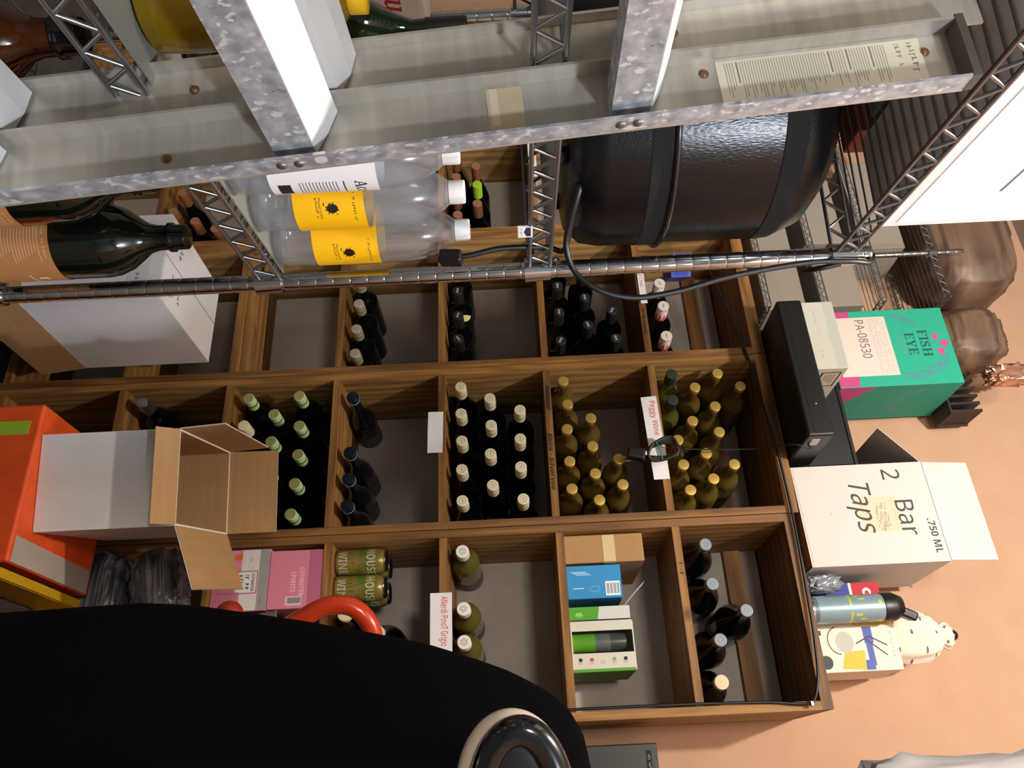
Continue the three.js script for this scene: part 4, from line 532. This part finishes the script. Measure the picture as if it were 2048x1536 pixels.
{
  const t = carton('wine_carton', 'teal wine carton with chain drawing and white number label', -0.03, TOPM + 0.205, -0.165, 0.245, 0.345, 0.22, std({ color: 0x1f8f76, roughness: 0.55 }));
  const chain = (g, pts, s) => { g.strokeStyle = '#557f8c'; g.lineWidth = 14; for (let i = 0; i < pts.length - 1; i++) { const [a, b] = pts[i], [c, d] = pts[i + 1]; g.beginPath(); g.ellipse((a + c) / 2, (b + d) / 2, Math.hypot(c - a, d - b) * 0.62, s, Math.atan2(d - b, c - a), 0, 7); g.stroke(); } };
  decal('printed_front', 0.241, 0.341, canvasTex(724, 1024, (g, w, h) => { g.fillStyle = '#1fa084'; g.fillRect(0, 0, w, h); g.fillStyle = '#b8407a'; g.beginPath(); g.moveTo(0, h); g.lineTo(0, h * 0.78); g.lineTo(w, h * 0.84); g.lineTo(w, h); g.fill(); chain(g, [[60, 420], [100, 340], [150, 270]], 20); chain(g, [[480, 80], [560, 150], [620, 260], [650, 380], [640, 470]], 22); g.fillStyle = '#d8408a'; g.beginPath(); g.moveTo(250, 90); g.lineTo(330, 120); g.lineTo(270, 160); g.fill(); g.beginPath(); g.moveTo(400, 70); g.lineTo(470, 100); g.lineTo(400, 150); g.fill(); g.beginPath(); g.arc(350, 60, 34, 0, 7); g.fill(); g.fillStyle = '#0d4a48'; g.textAlign = 'center'; g.font = 'bold 110px serif'; g.fillText('FISH', w * 0.47, 260, 300); g.fillText('EYE', w * 0.47, 375, 240); print(g, w * 0.34, 400, 190, 26, '#a0557e'); }), t, [0, 0.1725, 0.1106]);
  decal('number_label', 0.19, 0.16, canvasTex(608, 432, (g, w, h) => { g.fillStyle = '#d2c6bc'; g.fillRect(0, 0, w, h); g.fillStyle = '#b9aca4'; print(g, 20, 24, 560, 120, '#b9aca4', 4); g.fillStyle = '#5f5a5c'; g.font = '96px sans-serif'; g.fillText('PA-08530', 20, 240, 470); }), t, [-0.005, 0.095, 0.1114]);
  decal('printed_side', 0.216, 0.341, canvasTex(640, 1024, (g, w, h) => { g.fillStyle = '#1f8a72'; g.fillRect(0, 0, w, h); g.fillStyle = '#b8407a'; g.beginPath(); g.moveTo(0, h); g.lineTo(0, h * 0.7); g.lineTo(w * 0.7, h); g.fill(); chain(g, [[100, 300], [200, 420], [330, 480], [460, 420], [520, 300]], 26); chain(g, [[250, 640], [340, 720], [440, 740]], 26); }), t, [0.1231, 0.1725, 0], [0, Math.PI / 2, 0]);
}
{
  const c = openCarton('tap_carton', 'open white carton hand lettered Bar Taps on cabinet top', 0.258, 0.334, 0.24, M.dullCard, M.card, [['f', 0.125, -0.16], ['l', 0.13, 2.25], ['b', 0.03, 1.0]], [0.469, TOPM, -0.116], -0.03, true);
  decal('written_front', 0.25, 0.325, canvasTex(800, 1040, (g, w, h) => { g.fillStyle = '#ccc5c0'; g.fillRect(0, 0, w, h); g.fillStyle = '#c9c0a4'; g.fillRect(w * 0.34, h * 0.26, w * 0.36, h * 0.3); g.fillStyle = '#a89c84'; let s = 11; const R = () => { s = (s * 16807) % 2147483647; return s / 2147483647; }; for (let i = 0; i < 70; i++) g.fillRect(w * (0.4 + R() * 0.26), h * (0.35 + R() * 0.09), 6 + R() * 24, 4 + R() * 14); print(g, w * 0.36, h * 0.29, 250, 30, '#b5a988');
    g.strokeStyle = '#3d3a36'; g.fillStyle = '#3d3a36'; g.lineWidth = 7; g.font = '200px sans-serif'; g.fillText('2', w * 0.04, h * 0.32); g.fillText('Bar', w * 0.36, h * 0.28, w * 0.4); g.font = 'italic 230px sans-serif'; g.fillText('Taps', w * 0.14, h * 0.6, w * 0.55); g.font = 'bold 78px sans-serif'; g.fillText('.750 ML', w * 0.58, h * 0.075); g.font = '40px sans-serif'; g.fillText('~', w * 0.48, h * 0.8); }), c, [0, 0.167, 0.1206]);
}
{ // spray can
  const c = thing('spray_can', 'grey and yellow spray can with black trigger top', 'can', [0.685, TOPR, -0.045], 0.2);
  part('can_body', latheY([[0, 0.002], [0.03, 0], [0.0325, 0.004], [0.0325, 0.175], [0.029, 0.186], [0.02, 0.192], [0, 0.192]], 32), std({ map: canvasTex(512, 512, (g, w, h) => { g.fillStyle = '#8299a3'; g.fillRect(0, 0, w, h); g.fillStyle = '#5f6f76'; g.fillRect(0, h * 0.9, w, h * 0.1); g.fillStyle = '#c9c63a'; for (let i = 0; i < 4; i++) { g.fillRect(i * 128 + 20, 250, 90, 12); g.fillRect(i * 128 + 30, 190, 14, 40); g.fillRect(i * 128 + 60, 160, 14, 40); g.fillRect(i * 128 + 80, 60, 26, 18); } g.fillStyle = '#cdd2d4'; g.fillRect(90, 400, 80, 70); g.fillStyle = '#5a5a60'; for (let i = 0; i < 10; i++) g.fillRect(96 + i * 7, 404, 3, 60); g.fillRect(346 + 0, 404, 3, 60); g.fillStyle = '#b7c0c4'; g.fillRect(340, 400, 80, 70); }), roughness: 0.35, metalness: 0.2 }), c);
  part('base_rim', lathe([[0.0326, 0], [0.0336, 0.001], [0.0336, 0.008], [0.0326, 0.01]], 32), M.chrome, c);
  part('trigger_top', lathe([[0.0325, 0.176], [0.034, 0.178], [0.0335, 0.205], [0.024, 0.225], [0, 0.228]], 24), M.blackPlastic, c); part('nozzle', new RoundedBoxGeometry(0.022, 0.05, 0.04, 2, 0.006).rotateZ(-0.45).translate(0.016, 0.232, 0), M.blackPlastic, c);
}
{ // picture printed box
  const t = carton('toy_box', 'white box printed with blue and yellow pictures on cabinet corner', 0.765, TOPR, -0.19, 0.115, 0.222, 0.18, std({ color: 0xded6cc, roughness: 0.6 }));
  decal('printed_front', 0.113, 0.22, canvasTex(440, 856, (g, w, h) => { g.fillStyle = '#e0d6c8'; g.fillRect(0, 0, w, h); g.fillStyle = '#5560a8'; g.fillRect(w * 0.1, h * 0.26, w * 0.34, h * 0.1); g.fillRect(w * 0.4, h * 0.28, w * 0.5, h * 0.07); g.fillRect(w * 0.78, h * 0.3, w * 0.2, h * 0.13); g.fillStyle = '#e3b64a'; g.beginPath(); g.moveTo(w * 0.58, h * 0.38); g.lineTo(w * 0.98, h * 0.4); g.lineTo(w * 0.94, h * 0.66); g.lineTo(w * 0.6, h * 0.6); g.fill(); g.fillRect(0, 0, w * 0.08, h * 0.46); g.fillStyle = '#b9b6b2'; g.beginPath(); g.ellipse(w * 0.4, h * 0.58, w * 0.22, h * 0.1, 0.1, 0, 7); g.fill(); g.strokeStyle = '#57534f'; g.lineWidth = 10; g.beginPath(); g.ellipse(w * 0.36, h * 0.64, w * 0.28, h * 0.12, 0, 0, 3); g.stroke(); g.fillStyle = '#3d4a48'; g.beginPath(); g.ellipse(w * 0.8, h * 0.82, w * 0.14, h * 0.07, 0, 0, 7); g.fill(); g.fillRect(w * 0.14, h * 0.82, w * 0.1, h * 0.08); g.strokeStyle = '#45403e'; g.lineWidth = 12; g.beginPath(); g.moveTo(w * 0.3, h * 0.3); g.lineTo(w * 0.5, h * 0.12); g.moveTo(w * 0.36, h * 0.34); g.lineTo(w * 0.7, h * 0.14); g.moveTo(w * 0.3, h * 0.3); g.lineTo(w * 0.44, h * 0.46); g.stroke(); print(g, w * 0.2, h * 0.05, w * 0.6, 30, '#9c9488'); }), t, [0, 0.111, 0.0906]);
  const b = carton('blue_red_packet', 'blue packet with red corner wedged between carton and spray can', 0.636, TOPR, -0.14, 0.04, 0.2, 0.12, std({ color: 0x2f3a7c, roughness: 0.5 }));
  decal('printed_front', 0.038, 0.198, canvasTex(128, 640, (g, w, h) => { g.fillStyle = '#39428a'; g.fillRect(0, 0, w, h); g.fillStyle = '#b3262e'; g.fillRect(0, 0, w, h * 0.34); g.fillStyle = '#e6dcd6'; g.fillRect(0, h * 0.34, w, 22); g.beginPath(); g.arc(w * 0.6, h * 0.16, 34, 0, 7); g.fill(); g.fillStyle = '#b3262e'; g.beginPath(); g.arc(w * 0.66, h * 0.16, 18, 0, 7); g.fill(); }), b, [0, 0.1, 0.0606]);
  const pb = solo('plastic_bag', crumple(0.022, 0.045, 0.03, 0.8, 14), phys({ color: 0x9aa0aa, roughness: 0.15, transmission: 0.45, thickness: 0 }), 'crumpled clear plastic bag at the foot of the spray can', 'bag'); pb.position.set(0.625, TOPR + 0.046, -0.042);
  // white patterned bundle
  const bu = thing('cloth_bundle', 'white dotted cloth bundle tied at the top, behind the spray can', 'cloth', [0.738, TOPR + 0.2225, -0.185]);
  const dots = canvasTex(256, 256, (g) => { g.fillStyle = '#e8dccb'; g.fillRect(0, 0, 256, 256); g.fillStyle = '#6d5d50'; for (let i = 0; i < 5; i++) for (let j = 0; j < 5; j++) { g.beginPath(); g.ellipse(26 + i * 51 + (j % 2) * 24, 26 + j * 51, 6, 4, 0.5, 0, 7); g.fill(); } });
  const g = latheY([[0, 0], [0.045, 0], [0.06, 0.02], [0.066, 0.06], [0.06, 0.1], [0.045, 0.13], [0.026, 0.146], [0.034, 0.16], [0.028, 0.17], [0.01, 0.166], [0, 0.166]], 48); const p = g.attributes.position; for (let i = 0; i < p.count; i++) { const a = Math.atan2(p.getZ(i), p.getX(i)), y = p.getY(i), k = 1 + 0.07 * Math.sin(a * 9 + y * 8) * Math.min(1, y * 12) + 0.04 * fbm(p.getX(i) * 30, y * 20, p.getZ(i) * 30); p.setX(i, p.getX(i) * k); p.setZ(i, p.getZ(i) * k * 0.9); } g.computeVertexNormals();
  part('cloth', g, std({ map: dots, roughness: 0.8 }), bu); part('dark_stopper', new THREE.SphereGeometry(0.014, 14, 10).translate(0, 0.176, 0.004), M.blackGloss, bu);
}
{ // ribbed black tray on the teal carton
  const t = thing('ribbed_tray', 'dark ribbed tray poking out above the teal carton', 'tray', [0.045, TOPM + 0.553, -0.22], 0); const m = std({ color: 0x241a16, roughness: 0.6 });
  part('tray_base', bx(0.14, 0.006, 0.1, 0.02, 0.003, 0), m, t); for (let i = 0; i < 6; i++) part('rib', bx(0.008, 0.09, 0.09, -0.04 + i * 0.024, 0.05, 0), m, t); part('tray_back', bx(0.14, 0.09, 0.005, 0.02, 0.05, -0.047), m, t);
}
// far wire rack on the cabinets, with cartons and sacks
{
  const r = wireRack('wire_rack', 'thin chrome wire rack standing on the cabinets at the back wall', [-0.175, TOPM, -0.285], 0, 0.62, 0.25, 0.66, [0.05, 0.215, 0.385, 0.57], 0.008, [[0, 0], [-0.155, 0.25], [-0.62, 0], [-0.62, 0.25]], 0.0254);
  const gm = std({ color: 0x8f8579, roughness: 0.8 });
  [[-0.27, 0.07, 0.16, 0.12, 'grey carton on the lowest tier of the thin rack'], [-0.53, 0.07, 0.3, 0.115, 'wide grey carton on the lowest tier of the thin rack'], [-0.29, 0.235, 0.2, 0.125, 'grey carton on the second tier of the thin rack'], [-0.57, 0.235, 0.3, 0.12, 'wide grey carton on the second tier of the thin rack'], [-0.56, 0.405, 0.34, 0.13, 'wide grey carton on the third tier of the thin rack']].forEach(([x, y, w, h, t], i) => carton('grey_carton', t, x, TOPM + y - 0.0085, -0.17, w, h, 0.17, gm, 0));
  const sackTex = std({ map: dataTex(256, 256, (u, v) => mixc([124, 98, 80], [84, 63, 50], 0.5 + fbm(u * 4, v * 14, 3, 4) * 1.7)), roughness: 0.5 });
  const s1 = solo('brown_sack', crumple(0.25, 0.14, 0.125, 0.22, 3), sackTex, 'big brown plastic wrapped sack on the thin rack', 'sack'); s1.position.set(-0.47, TOPM + 0.722, -0.155);
  const s2 = solo('brown_sack', crumple(0.09, 0.1, 0.09, 0.25, 9), sackTex, 'smaller crinkled brown sack next to the teal carton', 'sack'); s2.position.set(-0.095, TOPM + 0.656, -0.17);
  const fo = solo('foil_ribbon', crumple(0.03, 0.07, 0.03, 1.2, 21), std({ color: 0xd9a58a, metalness: 0.7, roughness: 0.25 }), 'pink copper foil ribbon beside the brown sack', 'ribbon'); fo.position.set(0.045, TOPM + 0.72, -0.12);
}
// cables over the cabinet front
{
  const c = thing('black_cable', 'thin black cable sagging along the cabinet top edge', 'cable');
  part('cable', tube([V(-0.3, 2.03, 0.012), V(-0.1, 2.075, 0.012), V(0.02, 2.098, 0.01), V(0.14, 2.11, 0.01), V(0.26, 2.122, 0.01), V(0.4, 2.128, 0.01), V(0.52, 2.128, 0.01), V(0.64, 2.124, 0.01), V(0.76, 2.118, 0.012), V(0.85, 2.105, 0.014), V(0.893, 2.085, 0.012), V(0.895, 2.06, 0.008), V(0.889, 2.0, 0.006), V(0.886, 1.9, 0.006), V(0.884, 1.75, 0.006), V(0.884, 1.5, 0.006)], 0.0033, 160, 8), M.cable, c); part('clip', new RoundedBoxGeometry(0.012, 0.008, 0.01, 2, 0.002).translate(0.896, 2.082, 0.014), M.chrome, c);
  const a = thing('adapter_cable', 'coiled black adapter cable tied with green hanging before gold capped bottles', 'cable');
  part('cable', tube([V(0.31, 2.17, 0.1), V(0.335, 2.165, 0.12), V(0.325, 2.13, 0.13), V(0.3, 2.06, 0.05), V(0.29, 1.95, 0.035), V(0.285, 1.88, 0.035)], 0.0018, 60, 8), M.cable, a);
  for (let k = 0; k < 4; k++) part('coil', tube([V(0.285, 1.872 - k * 0.003, 0.035 + k * 0.004), V(0.268 - k * 0.004, 1.85, 0.04 + k * 0.003), V(0.275, 1.8, 0.035 + k * 0.004), V(0.295 + k * 0.002, 1.775 + k * 0.004, 0.036 + k * 0.003), V(0.305 + k * 0.003, 1.8, 0.04), V(0.3, 1.86, 0.036 + k * 0.003)], 0.0042, 60, 8, true), M.cable, a);
  part('green_tie', tube([V(0.268, 1.808, 0.05), V(0.29, 1.815, 0.056), V(0.315, 1.82, 0.048), V(0.3, 1.815, 0.03), V(0.27, 1.81, 0.034)], 0.0014, 40, 6, true), std({ color: 0x2c8f6a, roughness: 0.5 }), a);
  part('plug', new RoundedBoxGeometry(0.03, 0.046, 0.026, 2, 0.006).rotateZ(-0.25).translate(0.296, 1.757, 0.044), M.blackPlastic, a); part('prong', [bx(0.0015, 0.016, 0.006, 0.303, 1.732, 0.042), bx(0.0015, 0.016, 0.006, 0.313, 1.733, 0.042)], std({ color: 0xc9a9a0, metalness: 0.8, roughness: 0.3 }), a); part('paper_sticker', bx(0.01, 0.013, 0.001, 0.298, 1.776, 0.0535), M.paper, a);
}

renderer.render(scene, camera);
